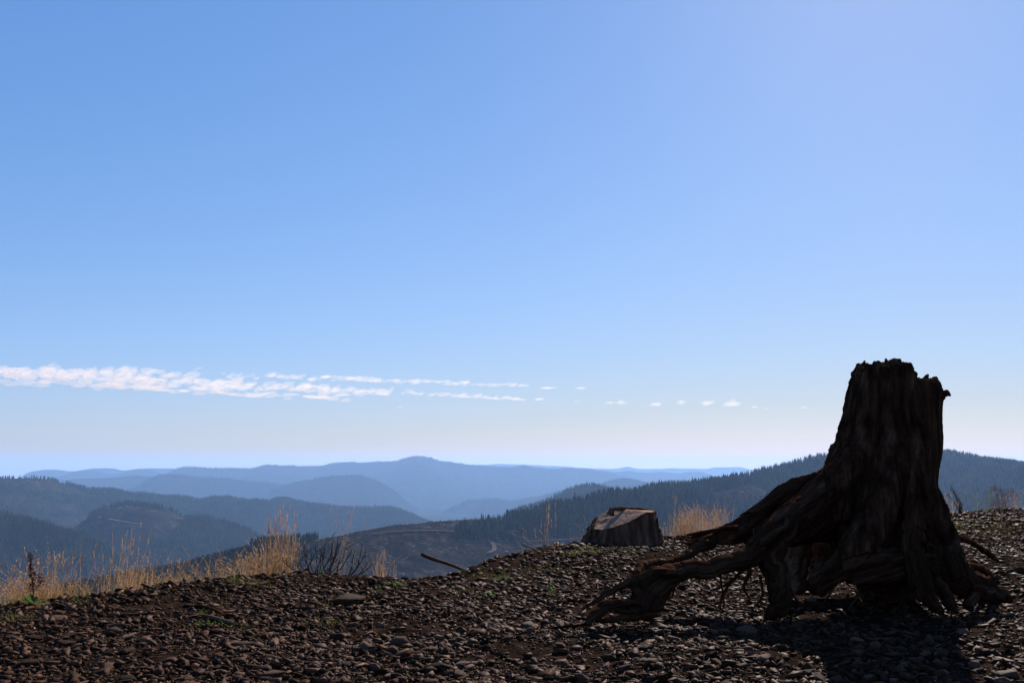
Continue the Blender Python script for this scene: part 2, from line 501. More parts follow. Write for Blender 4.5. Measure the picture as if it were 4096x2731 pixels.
# the air: one even box of pale haze round everything on the ground
m, n, l = new_mat('haze')
out = n.new('ShaderNodeOutputMaterial')
pv = n.new('ShaderNodeVolumePrincipled')
pv.inputs['Color'].default_value = (0.355, 0.585, 1.0, 1)
pv.inputs['Density'].default_value = 0.000058
pv.inputs['Anisotropy'].default_value = 0.24
l.new(pv.outputs[0], out.inputs['Volume'])
M_haze = m
def box(x0, x1, y0, y1, z0, z1):
    V = [(x, y, z) for z in (z0, z1) for y in (y0, y1) for x in (x0, x1)]
    return V, [(0, 2, 3, 1), (4, 5, 7, 6), (0, 1, 5, 4), (2, 6, 7, 3), (0, 4, 6, 2), (1, 3, 7, 5)]
V, Fc = box(-41000, 41000, -2000, 18200, VALLEY - 260, 84)
mk('haze', V, Fc, M_haze, kind='stuff')

# ------------------------------------------------------------------ the logging landing in front: a gravel ground with a falling edge
SKYLINE = [(-600, 2450), (0, 2436), (200, 2420), (420, 2402), (600, 2372), (700, 2352), (850, 2335), (1000, 2315), (1200, 2292), (1300, 2288), (1500, 2300), (1650, 2304),
           (1750, 2296), (1850, 2287), (1930, 2252), (2000, 2238), (2100, 2208), (2300, 2176), (2480, 2168), (2700, 2152), (3000, 2120), (3400, 2085), (3760, 2058), (3900, 2046), (4096, 2036), (4700, 2020)]
def gY(py):
    r = ray(W / 2, py)
    return EYE * r[1] / -r[2]
_er = np.array([ray(a, b)[0] / ray(a, b)[1] for a, b in SKYLINE])
_eY = np.array([gY(b) for a, b in SKYLINE])
def edge(x, y):
    return np.interp(x / np.maximum(y, 0.5), _er, _eY)
def gz(x, y):
    x, y = np.asarray(x, float), np.asarray(y, float)
    d = np.where(y > 3, y - edge(x, y), -1.0)
    z = 0.035 * fbm(x / 1.6, y / 1.6, seed=41, octaves=3) + 0.012 * fbm(x / 0.35, y / 0.35, seed=43, octaves=2)
    z = z * np.clip(y / 9.0, 0.5, 1.0) - 0.02
    z = z + 0.05 * np.exp(-((d + 0.35) / 0.5) ** 2) * (0.6 + noise(x * 1.3, y * 0.4, seed=47))      # loose rim pushed up along the edge
    dd = np.maximum(d, 0)
    z = z - 0.62 * dd * dd / (dd + 0.6)
    far = np.clip((dd - 4) / 60, 0, 1)
    return z + far * 3.0 * fbm(x / 22.0, y / 22.0, seed=51, octaves=4)
def on(px, py, dz=0.0):
    """Ground point seen at (px, py)."""
    Y = gY(py)
    for _ in range(6):
        p = at(px, py, Y)
        r = ray(px, py)
        Y = (EYE - float(gz(p[0], p[1]))) * r[1] / -r[2]
    p = at(px, py, Y)
    p[2] = float(gz(p[0], p[1])) + dz
    return p

gx = np.sinh(np.linspace(-3.35, 3.35, 420)) * 6.3
gy = np.concatenate([np.linspace(-25, 2.6, 30), np.linspace(2.7, 13, 190), 13 + np.cumsum(np.linspace(0.06, 3.4, 85))])
GX, GY = np.meshgrid(gx, gy)
GZ = gz(GX, GY)
K_ = len(gx)
i = np.arange(len(gy) - 1)[:, None] * K_
j = np.arange(K_ - 1)[None, :]
q = np.stack([i + j, i + j + 1, i + K_ + j + 1, i + K_ + j], -1).reshape(-1, 4)
M_ground = surf('gravelly_soil', [(0.3, (0.005, 0.0030, 0.0021)), (0.5, (0.016, 0.0097, 0.0068)), (0.72, (0.040, 0.0255, 0.0185))], scale=9.0, rough=0.85, bump=0.9, bscale=55, spec=0.0, bdist=0.02)
mk('ground', np.stack([GX, GY, GZ], -1).reshape(-1, 3), q, M_ground, smooth=True, kind='structure')

# ------------------------------------------------------------------ gravel
def rock_template(npts, seed, flat=0.62, cut=0.0):
    r = np.random.default_rng(seed)
    p = r.normal(size=(npts, 3))
    p /= np.linalg.norm(p, axis=1)[:, None]
    p *= (1 + 0.30 * r.normal(size=(npts, 1))).clip(0.5, 1.45)
    p *= np.array([1.15 * r.uniform(0.9, 1.3), r.uniform(0.7, 1.0), flat * r.uniform(0.75, 1.2)])
    bm = bmesh.new()
    for c in p:
        bm.verts.new(c)
    res = bmesh.ops.convex_hull(bm, input=bm.verts)
    bmesh.ops.delete(bm, geom=[v for v in bm.verts if not v.link_faces], context='VERTS')
    if cut:
        bmesh.ops.bevel(bm, geom=bm.edges[:], offset=cut, segments=1, affect='EDGES', profile=0.6)
    bmesh.ops.triangulate(bm, faces=bm.faces)
    bm.verts.index_update()
    V = np.array([v.co[:] for v in bm.verts])
    Fc = np.array([[v.index for v in f.verts] for f in bm.faces])
    bm.free()
    return V, Fc

def rock_mat(name, tinted):
    m, n, l = new_mat(name)
    out = n.new('ShaderNodeOutputMaterial')
    bs = n.new('ShaderNodeBsdfPrincipled')
    tc = n.new('ShaderNodeTexCoord')
    tx = n.new('ShaderNodeTexNoise')
    tx.inputs['Scale'].default_value = 14.0 if tinted else 7.0
    tx.inputs['Detail'].default_value = 6
    l.new(tc.outputs['Object'], tx.inputs['Vector'])
    if tinted:
        a = n.new('ShaderNodeAttribute'); a.attribute_name = 'tint'
        v = a.outputs['Fac']
    else:
        a = n.new('ShaderNodeObjectInfo')
        v = a.outputs['Random']
    ma = n.new('ShaderNodeMath'); ma.operation = 'MULTIPLY_ADD'
    l.new(tx.outputs['Fac'], ma.inputs[0]); ma.inputs[1].default_value = 0.7
    l.new(v, ma.inputs[2])
    mm = n.new('ShaderNodeMath'); mm.operation = 'MULTIPLY'; mm.inputs[1].default_value = 0.59
    l.new(ma.outputs[0], mm.inputs[0])
    cr = n.new('ShaderNodeValToRGB')
    cols = [(0.1, (0.010, 0.0042, 0.0021)), (0.4, (0.034, 0.0155, 0.0083)), (0.62, (0.070, 0.0345, 0.0205)), (0.82, (0.120, 0.066, 0.043)), (0.97, (0.42, 0.30, 0.24))]
    while len(cr.color_ramp.elements) < len(cols):
        cr.color_ramp.elements.new(0.5)
    for e, (p, c) in zip(cr.color_ramp.elements, cols):
        e.position = p; e.color = (*c, 1)
    l.new(mm.outputs[0], cr.inputs['Fac'])
    l.new(cr.outputs[0], bs.inputs['Base Color'])
    bs.inputs['Roughness'].default_value = 0.62
    bs.inputs['Specular IOR Level'].default_value = 0.015
    t2 = n.new('ShaderNodeTexNoise'); t2.inputs['Scale'].default_value = 90.0 if tinted else 70.0; t2.inputs['Detail'].default_value = 4
    l.new(tc.outputs['Object'], t2.inputs['Vector'])
    bp = n.new('ShaderNodeBump'); bp.inputs['Strength'].default_value = 0.7; bp.inputs['Distance'].default_value = 0.006
    l.new(t2.outputs['Fac'], bp.inputs['Height']); l.new(bp.outputs[0], bs.inputs['Normal'])
    l.new(bs.outputs[0], out.inputs['Surface'])
    return m
M_stone = rock_mat('gravel_stone', True)
M_rock = rock_mat('rock', False)

small = [rock_template(9 + k % 4, 100 + k, 0.36 + 0.05 * (k % 4)) for k in range(14)]
tiny = [rock_template(8, 200 + k, 0.6) for k in range(6)]
big = [rock_template(26, 300 + k, 0.62, cut=0.07) for k in range(12)]

def rotz(a):
    c, s = np.cos(a), np.sin(a); z = np.zeros_like(a); o = np.ones_like(a)
    return np.stack([np.stack([c, -s, z], -1), np.stack([s, c, z], -1), np.stack([z, z, o], -1)], -2)
def rotx(a):
    c, s = np.cos(a), np.sin(a); z = np.zeros_like(a); o = np.ones_like(a)
    return np.stack([np.stack([o, z, z], -1), np.stack([z, c, -s], -1), np.stack([z, s, c], -1)], -2)

def scatter_stones(mb, P, R, templates, tilt, tint):
    which = rng.integers(0, len(templates), len(P))
    for k, (V, Fc) in enumerate(templates):
        s = np.where(which == k)[0]
        if not len(s):
            continue
        M = rotz(rng.uniform(0, 6.28, len(s))) @ rotx(rng.normal(0, tilt, len(s))) @ rotz(rng.uniform(0, 6.28, len(s)))
        VV = np.einsum('nij,vj->nvi', M, V) * R[s][:, None, None] + P[s][:, None, :]
        FF = Fc[None] + (np.arange(len(s)) * len(V))[:, None, None]
        mb.v.append(VV.reshape(-1, 3)); mb.f.append(FF.reshape(-1, 3) + mb.n); mb.n += VV.shape[0] * VV.shape[1]
        mb.a.append(np.repeat(tint[s], len(V)))

def stone_field(y0, y1, spacing, rmed, rsig, margin=0.15):
    xs, ys = [], []
    yy = np.arange(y0, y1, spacing)
    for y in yy:
        h = y * (W / 2 / F) * (1 + margin) + 0.3
        x = np.arange(-h, h, spacing)
        xs.append(x + rng.uniform(-0.5, 0.5, len(x)) * spacing)
        ys.append(y + rng.uniform(-0.5, 0.5, len(x)) * spacing)
    x, y = np.concatenate(xs), np.concatenate(ys)
    keep = (y - edge(x, y)) < 0.25
    keep &= rng.random(len(x)) < np.clip(0.95 + 0.75 * fbm(x / 0.8, y / 0.8, seed=61, octaves=2), 0.12, 1)
    x, y = x[keep], y[keep]
    r = rmed * np.exp(rng.normal(0, rsig, len(x)))
    r = np.clip(r, rmed * 0.4, 0.045)
    return x, y, r

mb = MB()
for (y0, y1, sp, rm, tp, tl) in ((3.3, 8.2, 0.034, 0.0125, small, 0.35), (3.3, 7.0, 0.029, 0.0066, tiny, 0.8), (8.2, 13.5, 0.054, 0.0175, small, 0.35), (13.5, 22.0, 0.085, 0.025, tiny, 0.4)):
    x, y, r = stone_field(y0, y1, sp, rm, 0.68)
    P = np.stack([x, y, gz(x, y) + r * 0.18], -1)
    tint = np.clip(rng.normal(0.42, 0.2, len(x)), 0, 1.0)
    tint[(rng.random(len(x)) < 0.008) & (r < 0.012)] = 1.3
    scatter_stones(mb, P, r, tp, tl, tint)
mb.build('gravel', M_stone, an='tint', kind='stuff', label='brown angular gravel covering the landing', category='gravel')

# the larger rocks one can pick out, each on its own
rock_meshes = []
for k, (V, Fc) in enumerate(big):
    o = mk('rock', V, Fc, M_rock)
    rock_meshes.append(o.data)
    bpy.data.objects.remove(o, do_unlink=True)
def rock(P, size, k, label, group=None, rz=None, tilt=0.0, tall=1.0):
    o = bpy.data.objects.new('rock', rock_meshes[k % len(rock_meshes)])
    COL.objects.link(o)
    o.location = [float(c) for c in P]
    o.scale = (size, size, size * tall)
    o.rotation_euler = (tilt, 0, random.uniform(0, 6.28) if rz is None else rz)
    tag(o, label, 'rock', group)
    return o
SPECIAL = [(1395, 2414, 46, 1.3, 'large angular brown boulder on the gravel below the bare shrub'),
           (1596, 2580, 26, 1.2, 'tilted flat-faced rock catching the sun left of the centre foreground'),
           (1563, 2612, 28, 0.9, 'rounded brown rock just below the tilted flat-faced rock'),
           (1760, 2680, 34, 0.9, 'wide rounded rock at the bottom edge left of the centre'),
           (967, 2590, 30, 1.1, 'round dark rock standing proud of the gravel at lower left'),
           (1348, 2562, 22, 1.7, 'narrow upright rock between two rounded ones at lower left'),
           (658, 2515, 19, 1.6, 'narrow leaning rock near the weathered sticks on the left'),
           (1783, 2612, 18, 1.5, 'small upright rock right of the rounded brown rock'),
           (2989, 2530, 34, 1.0, 'brown rock lying alone inside the big stump shadow'),
           (4078, 2295, 34, 1.0, 'dark round boulder at the far right edge of the gravel'),
           (3927, 2618, 27, 1.0, 'dark rock just right of the big stump shadow'),
           (2760, 2372, 16, 1.1, 'dark rock under the long left root of the big stump'),
           (1085, 2705, 36, 0.9, 'broad reddish rock at the bottom edge on the left'),
           (1650, 2345, 22, 0.9, 'rounded dark rock below the jutting stick'),
           (2580, 2600, 24, 0.7, 'flat pale-topped rock below the long root'),
           (575, 2378, 20, 1.0, 'dark rock on the rim in front of the dry grass'),
           (105, 2662, 30, 1.0, 'dark blocky rock at the lower left corner'),
           (3050, 2640, 26, 0.9, 'dark rock beside the left edge of the stump shadow')]
for k, (px, py, rp, tall, lab) in enumerate(SPECIAL):
    P = on(px, py)
    s = rp * 1.12 * P[1] / F
    P[2] += s * 0.28
    rock(P, s, k, lab, tall=tall, tilt=random.uniform(-0.25, 0.25))
LANDMARK = [(0, 180, 'below the dark seed stalk'), (180, 420, 'below the first dry grass clump'), (420, 700, 'left of the weathered sticks'), (700, 980, 'by the weathered sticks'), (980, 1200, 'below the golden grass tuft'),
            (1200, 1480, 'below the bare shrub'), (1480, 1680, 'left of the jutting stick'), (1680, 1880, 'below the jutting stick'), (1880, 2120, 'below the middle mound'), (2120, 2340, 'left of the long root end'), (2340, 2640, 'below the long root end'),
            (2640, 2960, 'below the broken root tip'), (2960, 3350, 'by the left edge of the stump shadow'), (3350, 3700, 'inside the stump shadow'), (3700, 3900, 'by the right edge of the stump shadow'), (3900, 4200, 'near the right edge')]
SHAPE = [(0.84, 'flat'), (0.98, 'rounded'), (9, 'upright')]
BAND = [(2655, 2740, 'at the bottom edge', 75), (2560, 2655, 'low in the foreground', 70), (2490, 2560, 'in the middle foreground', 60), (2420, 2490, 'in the rear gravel', 45), (2310, 2420, 'far back towards the rim', 35)]
for ya, yb, where, cnt in BAND:
    made = 0
    while made < cnt:
        px, py = random.uniform(0, 4096), random.uniform(ya, yb)
        s = float(np.interp(px, [a for a, b in SKYLINE], [b for a, b in SKYLINE]))
        if py < s + 12:
            continue
        P = on(px, py)
        r = 0.026 * math.exp(random.gauss(0, 0.32))
        P[2] += r * 0.2
        tall = random.uniform(0.7, 1.15)
        lm = next(t for a, b, t in LANDMARK if a <= px < b)
        shp = next(t for v, t in SHAPE if tall < v)
        sz = 'large ' if r > 0.033 else ('small ' if r < 0.022 else '')
        rock(P, r, random.randrange(12), f'{sz}{shp} rock {where}, {lm}', 'rocks lying in the gravel', tilt=random.gauss(0, 0.3), tall=tall)
        made += 1

# ------------------------------------------------------------------ the big uprooted stump
M_wood = surf('weathered_wood', [(0.28, (0.007, 0.003, 0.0015)), (0.46, (0.028, 0.0125, 0.0066)), (0.58, (0.055, 0.025, 0.013)), (0.74, (0.115, 0.064, 0.041))],
              scale=16.0, rough=0.85, bump=1.0, bscale=42.0, attr='grain', stretch=(1, 1, 0.12), spec=0.0, bdist=0.02)
M_rootpale = surf('pale_root_wood', [(0.25, (0.03, 0.015, 0.008)), (0.5, (0.08, 0.042, 0.024)), (0.75, (0.16, 0.10, 0.065))],
              scale=16.0, rough=0.8, bump=0.8, bscale=42.0, attr='grain', stretch=(1, 1, 0.12), spec=0.0, bdist=0.015)
SY = 7.45
base = on(3560, 2380)
stump = thing('uprooted_stump', (base[0], SY, 0), 'huge dark weathered tree stump standing on sprawling exposed roots', 'stump')
SO = np.array([base[0], SY, 0.0])

def path_px(pts, n=None):
    """(px, py, Y, r_px) -> smooth 3D path and radii in metres; Y None = where the ground is."""
    W3 = []
    for (a, b, Y, r) in pts:
        P = at(a, b, Y) if Y else on(a, b)
        W3.append((*P, r * P[1] / F))
    C = catmull(W3, n or max(8, 16 * len(pts)))
    return C[:, :3], np.maximum(C[:, 3], 0.0015)

# trunk: stacked outlines left/right, rotten uneven top
ROWS = [(1430, 3452, 3722), (1455, 3438, 3730), (1480, 3418, 3738), (1560, 3398, 3756), (1650, 3378, 3752), (1700, 3364, 3753), (1760, 3346, 3754), (1800, 3328, 3750), (1850, 3308, 3744), (1950, 3296, 3734), (2050, 3306, 3744), (2120, 3318, 3770), (2192, 3336, 3795)]
rz_ = np.array([at(3560, a, SY)[2] for a, b, c in ROWS])
rl = np.array([at(b, a, SY)[0] for a, b, c in ROWS])
rr_ = np.array([at(c, a, SY)[0] for a, b, c in ROWS])
TOP = [(3380, 1520), (3400, 1498), (3425, 1472), (3455, 1456), (3490, 1458), (3500, 1475), (3520, 1470), (3545, 1452), (3590, 1446), (3604, 1458), (3612, 1512), (3680, 1516), (3705, 1508), (3728, 1522), (3736, 1562), (3775, 1574), (3800, 1590)]
tx_ = np.array([at(a, b, SY)[0] for a, b in TOP])
tz_ = np.array([at(a, b, SY)[2] for a, b in TOP])
zb = rz_[-1]
NS, NR = 110, 70
th = np.linspace(0, 2 * np.pi, NS, endpoint=False)
def outline(z):
    l = np.interp(z, rz_[::-1], rl[::-1]); r = np.interp(z, rz_[::-1], rr_[::-1])
    return (l + r) / 2, (r - l) / 2
def topz(x, y):
    return np.interp(x, tx_, tz_) + 0.020 * fbm(x * 22, y * 22, seed=71, octaves=3) - 0.05 * np.clip((SY - y) / 0.4, -0.3, 1)
V = []
for k in range(NR):
    s = k / (NR - 1)
    z = np.full(NS, zb + s * (rz_[0] - zb))
    for _ in range(3):
        cx, rx = outline(z)
        lob = 1 + 0.05 * noise(np.cos(th) * 1.6, np.sin(th) * 1.6, z * 0.7, seed=73)
        x = cx + rx * np.cos(th) * np.where(np.abs(np.cos(th)) > 0.9, 1.0, lob)
        y = SY + rx * 0.92 * np.sin(th) * lob
        z = zb + s * (topz(x, y) - zb)
    V.append(np.stack([x, y, z], -1))
x1, y1 = V[-1][:, 0], V[-1][:, 1]
cx, cy = x1.mean(), y1.mean()
for f in (0.86, 0.68, 0.45, 0.2):
    x = cx + (x1 - cx) * f; y = cy + (y1 - cy) * f
    V.append(np.stack([x, y, topz(x, y) - 0.03 * (1 - f) + 0.03 * fbm(x * 15, y * 15, seed=75)], -1))
V = np.concatenate(V)
NRR = NR + 4
i = np.arange(NRR - 1)[:, None] * NS
j = np.arange(NS)[None, :]; j2 = (j + 1) % NS
q = np.stack([i + j, i + j2, i + NS + j2, i + NS + j], -1).reshape(-1, 4)
tri = np.concatenate([q[:, [0, 1, 2]], q[:, [0, 2, 3]]])
cb, ct = len(V), len(V) + 1
V = np.vstack([V, [[V[:NS, 0].mean(), SY, zb]], [[cx, cy, float(topz(cx, cy)) - 0.03]]])
jj = np.arange(NS); e = (NRR - 1) * NS
tri = np.vstack([tri, np.stack([(jj + 1) % NS, jj, np.full(NS, cb)], -1), np.stack([e + jj, e + (jj + 1) % NS, np.full(NS, ct)], -1)])
tm = MB()
tm.add(V, tri)
FLARE = [
    ([(3480, 1800, 7.45, 95), (3395, 1910, 7.45, 105), (3300, 1985, 7.46, 104), (3200, 2012, 7.47, 96), (3105, 2062, 7.5, 82), (3015, 2106, 7.52, 64), (2945, 2130, 7.54, 47), (2880, 2144, 7.56, 35), (2800, 2152, 7.58, 20), (2765, 2156, 7.6, 8)], 0.55),
    ([(3440, 1830, 7.25, 64), (3310, 1950, 7.2, 60), (3180, 2060, 7.1, 54), (3080, 2150, 7.0, 48), (3000, 2214, 6.93, 40)], None),
    ([(3600, 1720, 7.22, 60), (3560, 1900, 7.12, 62), (3515, 2040, 7.05, 66), (3460, 2140, 7.0, 68), (3400, 2220, 6.95, 62), (3330, 2285, 6.9, 48), (3265, 2325, 6.85, 34), (3228, 2338, 6.82, 18)], None),
    ([(3380, 2285, 6.95, 52), (3480, 2270, 6.98, 68), (3580, 2258, 7.02, 82), (3700, 2240, 7.1, 88)], None),
    ([(3690, 1960, 7.3, 60), (3735, 2090, 7.25, 70), (3770, 2200, 7.2, 70), (3800, 2290, 7.15, 58)], None),
    ([(3540, 2150, 7.7, 150), (3545, 2290, 7.75, 120), (3550, 2400, 7.75, 100)], None),
    ([(3400, 1950, 7.6, 90), (3310, 2060, 7.6, 80), (3220, 2120, 7.55, 60), (3150, 2150, 7.5, 36)], None),
    ([(3390, 1960, 7.35, 95), (3270, 2040, 7.3, 92), (3160, 2100, 7.25, 74), (3080, 2140, 7.2, 50)], None),
    ([(3680, 1600, 7.2, 30), (3675, 1800, 7.12, 44), (3660, 2000, 7.05, 52), (3655, 2120, 7.0, 46)], None)]
for pts, sq in FLARE:
    P, R = path_px(pts, 60)
    v, f, g_ = tube(P, R, 28, rough=0.10, seed=len(pts), squash=sq)
    tm.add(v, f)
def chunk(px, py, Y, r, seed):
    v, f = rock_template(14, seed, 0.9)
    return v * (r * Y / F) + at(px, py, Y), f
for k in range(46):                                                   # crumbling lumps along the broken top
    a = random.uniform(3420, 3750)
    b = float(np.interp(a, [p for p, _ in TOP], [p for _, p in TOP]))
    if 3590 < a < 3640:
        b = 1520
    v, f = chunk(a, b + random.uniform(2, 16), SY + random.uniform(-0.28, 0.28), random.uniform(7, 15), 500 + k)
    tm.add(v, f)
for (a, b, r) in ((3566, 1462, 24), (3590, 1472, 26), (3470, 1466, 18), (3452, 1474, 16), (3492, 1462, 12), (3533, 1456, 9), (3574, 1452, 18), (3596, 1462, 14), (3650, 1516, 12), (3720, 1524, 12), (3535, 1468, 9), (3702, 1516, 14), (3742, 1550, 10), (3768, 1584, 15), (3520, 1520, 22), (3555, 1500, 30)):
    v, f = chunk(a, b, SY - 0.12, r, int(a))
    tm.add(v, f)
o = tm.build('trunk', M_wood)
md = o.modifiers.new('weld', 'REMESH')
md.mode = 'VOXEL'
md.voxel_size = 0.0115
dg = bpy.context.evaluated_depsgraph_get()
me = bpy.data.meshes.new_from_object(o.evaluated_get(dg))
bpy.data.objects.remove(o, do_unlink=True)
nv = len(me.vertices)
co = np.empty(nv * 3, np.float32); me.vertices.foreach_get('co', co); co = co.reshape(-1, 3).astype(float)
no = np.empty(nv * 3, np.float32); me.vertices.foreach_get('normal', no); no = no.reshape(-1, 3).astype(float)
cxx, rxx = outline(co[:, 2])
# grain runs up the trunk and bends out along the left buttress
bend = np.clip((at(3340, 1900, SY)[0] - co[:, 0]) / 0.35, 0, 1)
def grooves(acr, dep, along):
    d = 0.011 * fbm(acr * 15, dep * 15, along * 1.3, seed=81, octaves=4) + 0.009 * fbm(acr * 42, dep * 42, along * 3.5, seed=83, octaves=3)
    d += -0.022 * np.clip(0.16 - np.abs(noise(acr * 9 + 3, dep * 9, along * 0.8, seed=85)), 0, 1) / 0.16
    return d + 0.005 * np.sign(noise(acr * 10, dep * 10, along * 5.5, seed=87)) * (noise(acr * 20, dep * 20, along * 7, seed=88) > 0.25)
low = np.clip((at(3560, 2150, SY)[2] - co[:, 2]) / 0.12, 0, 1) * (1 - bend)          # the foot: grain lies along the spreading roots
along = np.where(low > 0.5, 0.9 * co[:, 0] + 0.3 * co[:, 2], np.where(bend > 0.5, 0.80 * co[:, 0] + 0.6 * co[:, 2], co[:, 2]))
acr = np.where(low > 0.5, 0.9 * co[:, 2] - 0.3 * co[:, 0], np.where(bend > 0.5, 0.80 * co[:, 2] - 0.6 * co[:, 0], co[:, 0]))
grain = np.stack([acr, co[:, 1], along], -1)
dsp = grooves(co[:, 0], co[:, 1], co[:, 2]) * (1 - bend) * (1 - low)
dsp += grooves(0.80 * co[:, 2] - 0.6 * co[:, 0], co[:, 1], 0.80 * co[:, 0] + 0.6 * co[:, 2]) * bend
dsp += 0.7 * grooves(0.9 * co[:, 2] - 0.3 * co[:, 0], co[:, 1], 0.9 * co[:, 0] + 0.3 * co[:, 2]) * low
up_ = np.clip((co[:, 2] - at(3560, 1530, SY)[2]) / 0.08, 0, 1)
dsp += up_ * 0.018 * fbm(co[:, 0] * 30, co[:, 1] * 30, co[:, 2] * 30, seed=89, octaves=3)
co = co + no * dsp[:, None]
nf = len(me.polygons)
lt = np.empty(nf, np.int32); me.polygons.foreach_get('loop_total', lt)
lv = np.empty(len(me.loops), np.int32); me.loops.foreach_get('vertex_index', lv)
quads = lv.reshape(-1, 4) if (lt == 4).all() else None
if quads is None:
    ls = np.concatenate([[0], np.cumsum(lt)[:-1]])
    quads = np.concatenate([np.stack([lv[ls[lt >= 3]], lv[ls[lt >= 3] + 1], lv[ls[lt >= 3] + 2]], -1), np.stack([lv[ls[lt == 4]], lv[ls[lt == 4] + 2], lv[ls[lt == 4] + 3]], -1)])
mk('trunk', co - SO, quads, M_wood, stump, True, {'grain': grain})

def part_tube(name, pts, mat, parent, sides=14, rough=0.12, n=None, seed=0, squash=None, origin=SO, label=None):
    P, R = path_px(pts, n)
    P = P + np.stack([noise(np.arange(len(P)) * 0.22, seed=seed + 1), noise(np.arange(len(P)) * 0.22, seed=seed + 2), noise(np.arange(len(P)) * 0.22, seed=seed + 3)], -1) * (R * 0.25)[:, None]
    if sides > 9:
        sides = int(sides * 2.2)
    v, f, g_ = tube(P, R, sides, rough, seed, squash, grain=4.5)
    o = mk(name, v - origin, f, mat, parent, True, {'grain': g_ + seed * 0.7})
    if label:
        o['label'] = label
    return o
ROOTS = [
    ('root', [(3190, 2060, 7.1, 54), (3060, 2172, 6.98, 46), (2959, 2243, 6.88, 38), (2860, 2266, 6.8, 35), (2758, 2286, 6.7, 34), (2670, 2304, 6.6, 40), (2610, 2328, 6.53, 46), (2570, 2356, 6.5, 38), (2550, 2382, 6.48, 22)], 24, 'long root reaching far left'),
    ('root', [(2690, 2308, 6.62, 32), (2640, 2338, 6.54, 46), (2604, 2386, 6.48, 52), (2576, 2426, 6.44, 46), (2520, 2428, 6.41, 32), (2455, 2422, 6.37, 23), (2410, 2434, 6.32, 21), (2372, 2466, 6.25, 18), (2346, 2496, 6.18, 10)], 22, 'down-turned forked end of the long left root'),
    ('root', [(2590, 2440, 6.45, 30), (2520, 2464, 6.4, 16), (2450, 2478, 6.33, 11), (2385, 2482, 6.25, 8)], 12, None),
    ('root', [(2850, 2170, 7.55, 26), (2785, 2192, 7.4, 20), (2735, 2226, 7.25, 16), (2668, 2252, 7.1, 13), (2604, 2248, 6.95, 15), (2562, 2276, 6.8, 19), (2545, 2312, 6.66, 18)], 14, None),
    ('root', [(2590, 2322, 6.62, 28), (2530, 2322, 6.6, 17), (2468, 2352, 6.58, 12), (2414, 2380, 6.55, 10), (2376, 2406, 6.52, 8), (2330, 2432, 6.48, 6), (2316, 2452, 6.42, 4)], 12, None),
    ('root', [(3080, 2120, 7.05, 54), (3085, 2210, 6.98, 50), (3112, 2310, 6.9, 44), (3122, 2380, 6.84, 40), (3105, 2436, 6.78, 32), (3070, 2462, 6.68, 14)], 18, 'thick leg-like root under the left side'),
    ('root', [(3665, 2030, 7.08, 36), (3640, 2120, 6.98, 34), (3652, 2230, 6.88, 40), (3678, 2320, 6.8, 38), (3718, 2400, 6.72, 28), (3765, 2452, 6.62, 12)], 18, None),
    ('root', [(3760, 2180, 7.2, 70), (3800, 2270, 7.1, 62), (3860, 2335, 7.05, 52), (3940, 2362, 7.1, 40), (4000, 2380, 7.15, 28), (4045, 2402, 7.2, 10)], 18, 'thick root running out to the right'),
    ('root', [(3700, 2290, 6.9, 36), (3760, 2350, 6.85, 30), (3800, 2410, 6.8, 22), (3830, 2450, 6.7, 8)], 12, None),
    ('root', [(3205, 2150, 7.95, 50), (3190, 2230, 7.9, 44), (3185, 2300, 7.8, 36), (3200, 2360, 7.7, 26)], 14, 'pale root seen through the gap under the stump'),
    ('root', [(3320, 2150, 8.1, 66), (3310, 2240, 8.1, 56), (3290, 2310, 8.0, 48), (3270, 2350, 7.95, 34)], 14, None),
    ('root', [(3410, 2160, 8.0, 40), (3390, 2240, 8.1, 36), (3400, 2320, 8.1, 34)], 12, None),
    ('root', [(3780, 2150, 7.25, 10), (3850, 2152, 7.6, 10), (3905, 2182, 8.3, 12), (3950, 2210, 9.0, 13), (3988, 2238, 9.6, 8)], 9, None),
    ('root', [(3800, 2240, 7.05, 16), (3870, 2258, 7.2, 15), (3925, 2272, 7.5, 16), (3958, 2302, 7.9, 14), (3972, 2330, 8.1, 7)], 9, None),
    ('root', [(3870, 2425, 6.95, 24), (3905, 2370, 7.0, 20), (3940, 2328, 7.05, 14), (3962, 2308, 7.08, 7)], 9, 'broken root stub pointing up at the right'),
    ('root', [(3850, 2300, 7.1, 14), (3900, 2318, 7.2, 12), (3940, 2310, 7.25, 8)], 8, None),
    ('root', [(3690, 2090, 7.05, 30), (3694, 2070, 6.98, 30), (3694, 2056, 6.96, 16)], 12, 'grey rounded root knob on the front')]
for k, (nm, pts, sd, lab) in enumerate(ROOTS):
    part_tube(nm, pts, M_rootpale if (lab and 'pale' in lab) or k in (10, 11) else M_wood, stump, sd, 0.16, seed=900 + k * 7, label=lab)
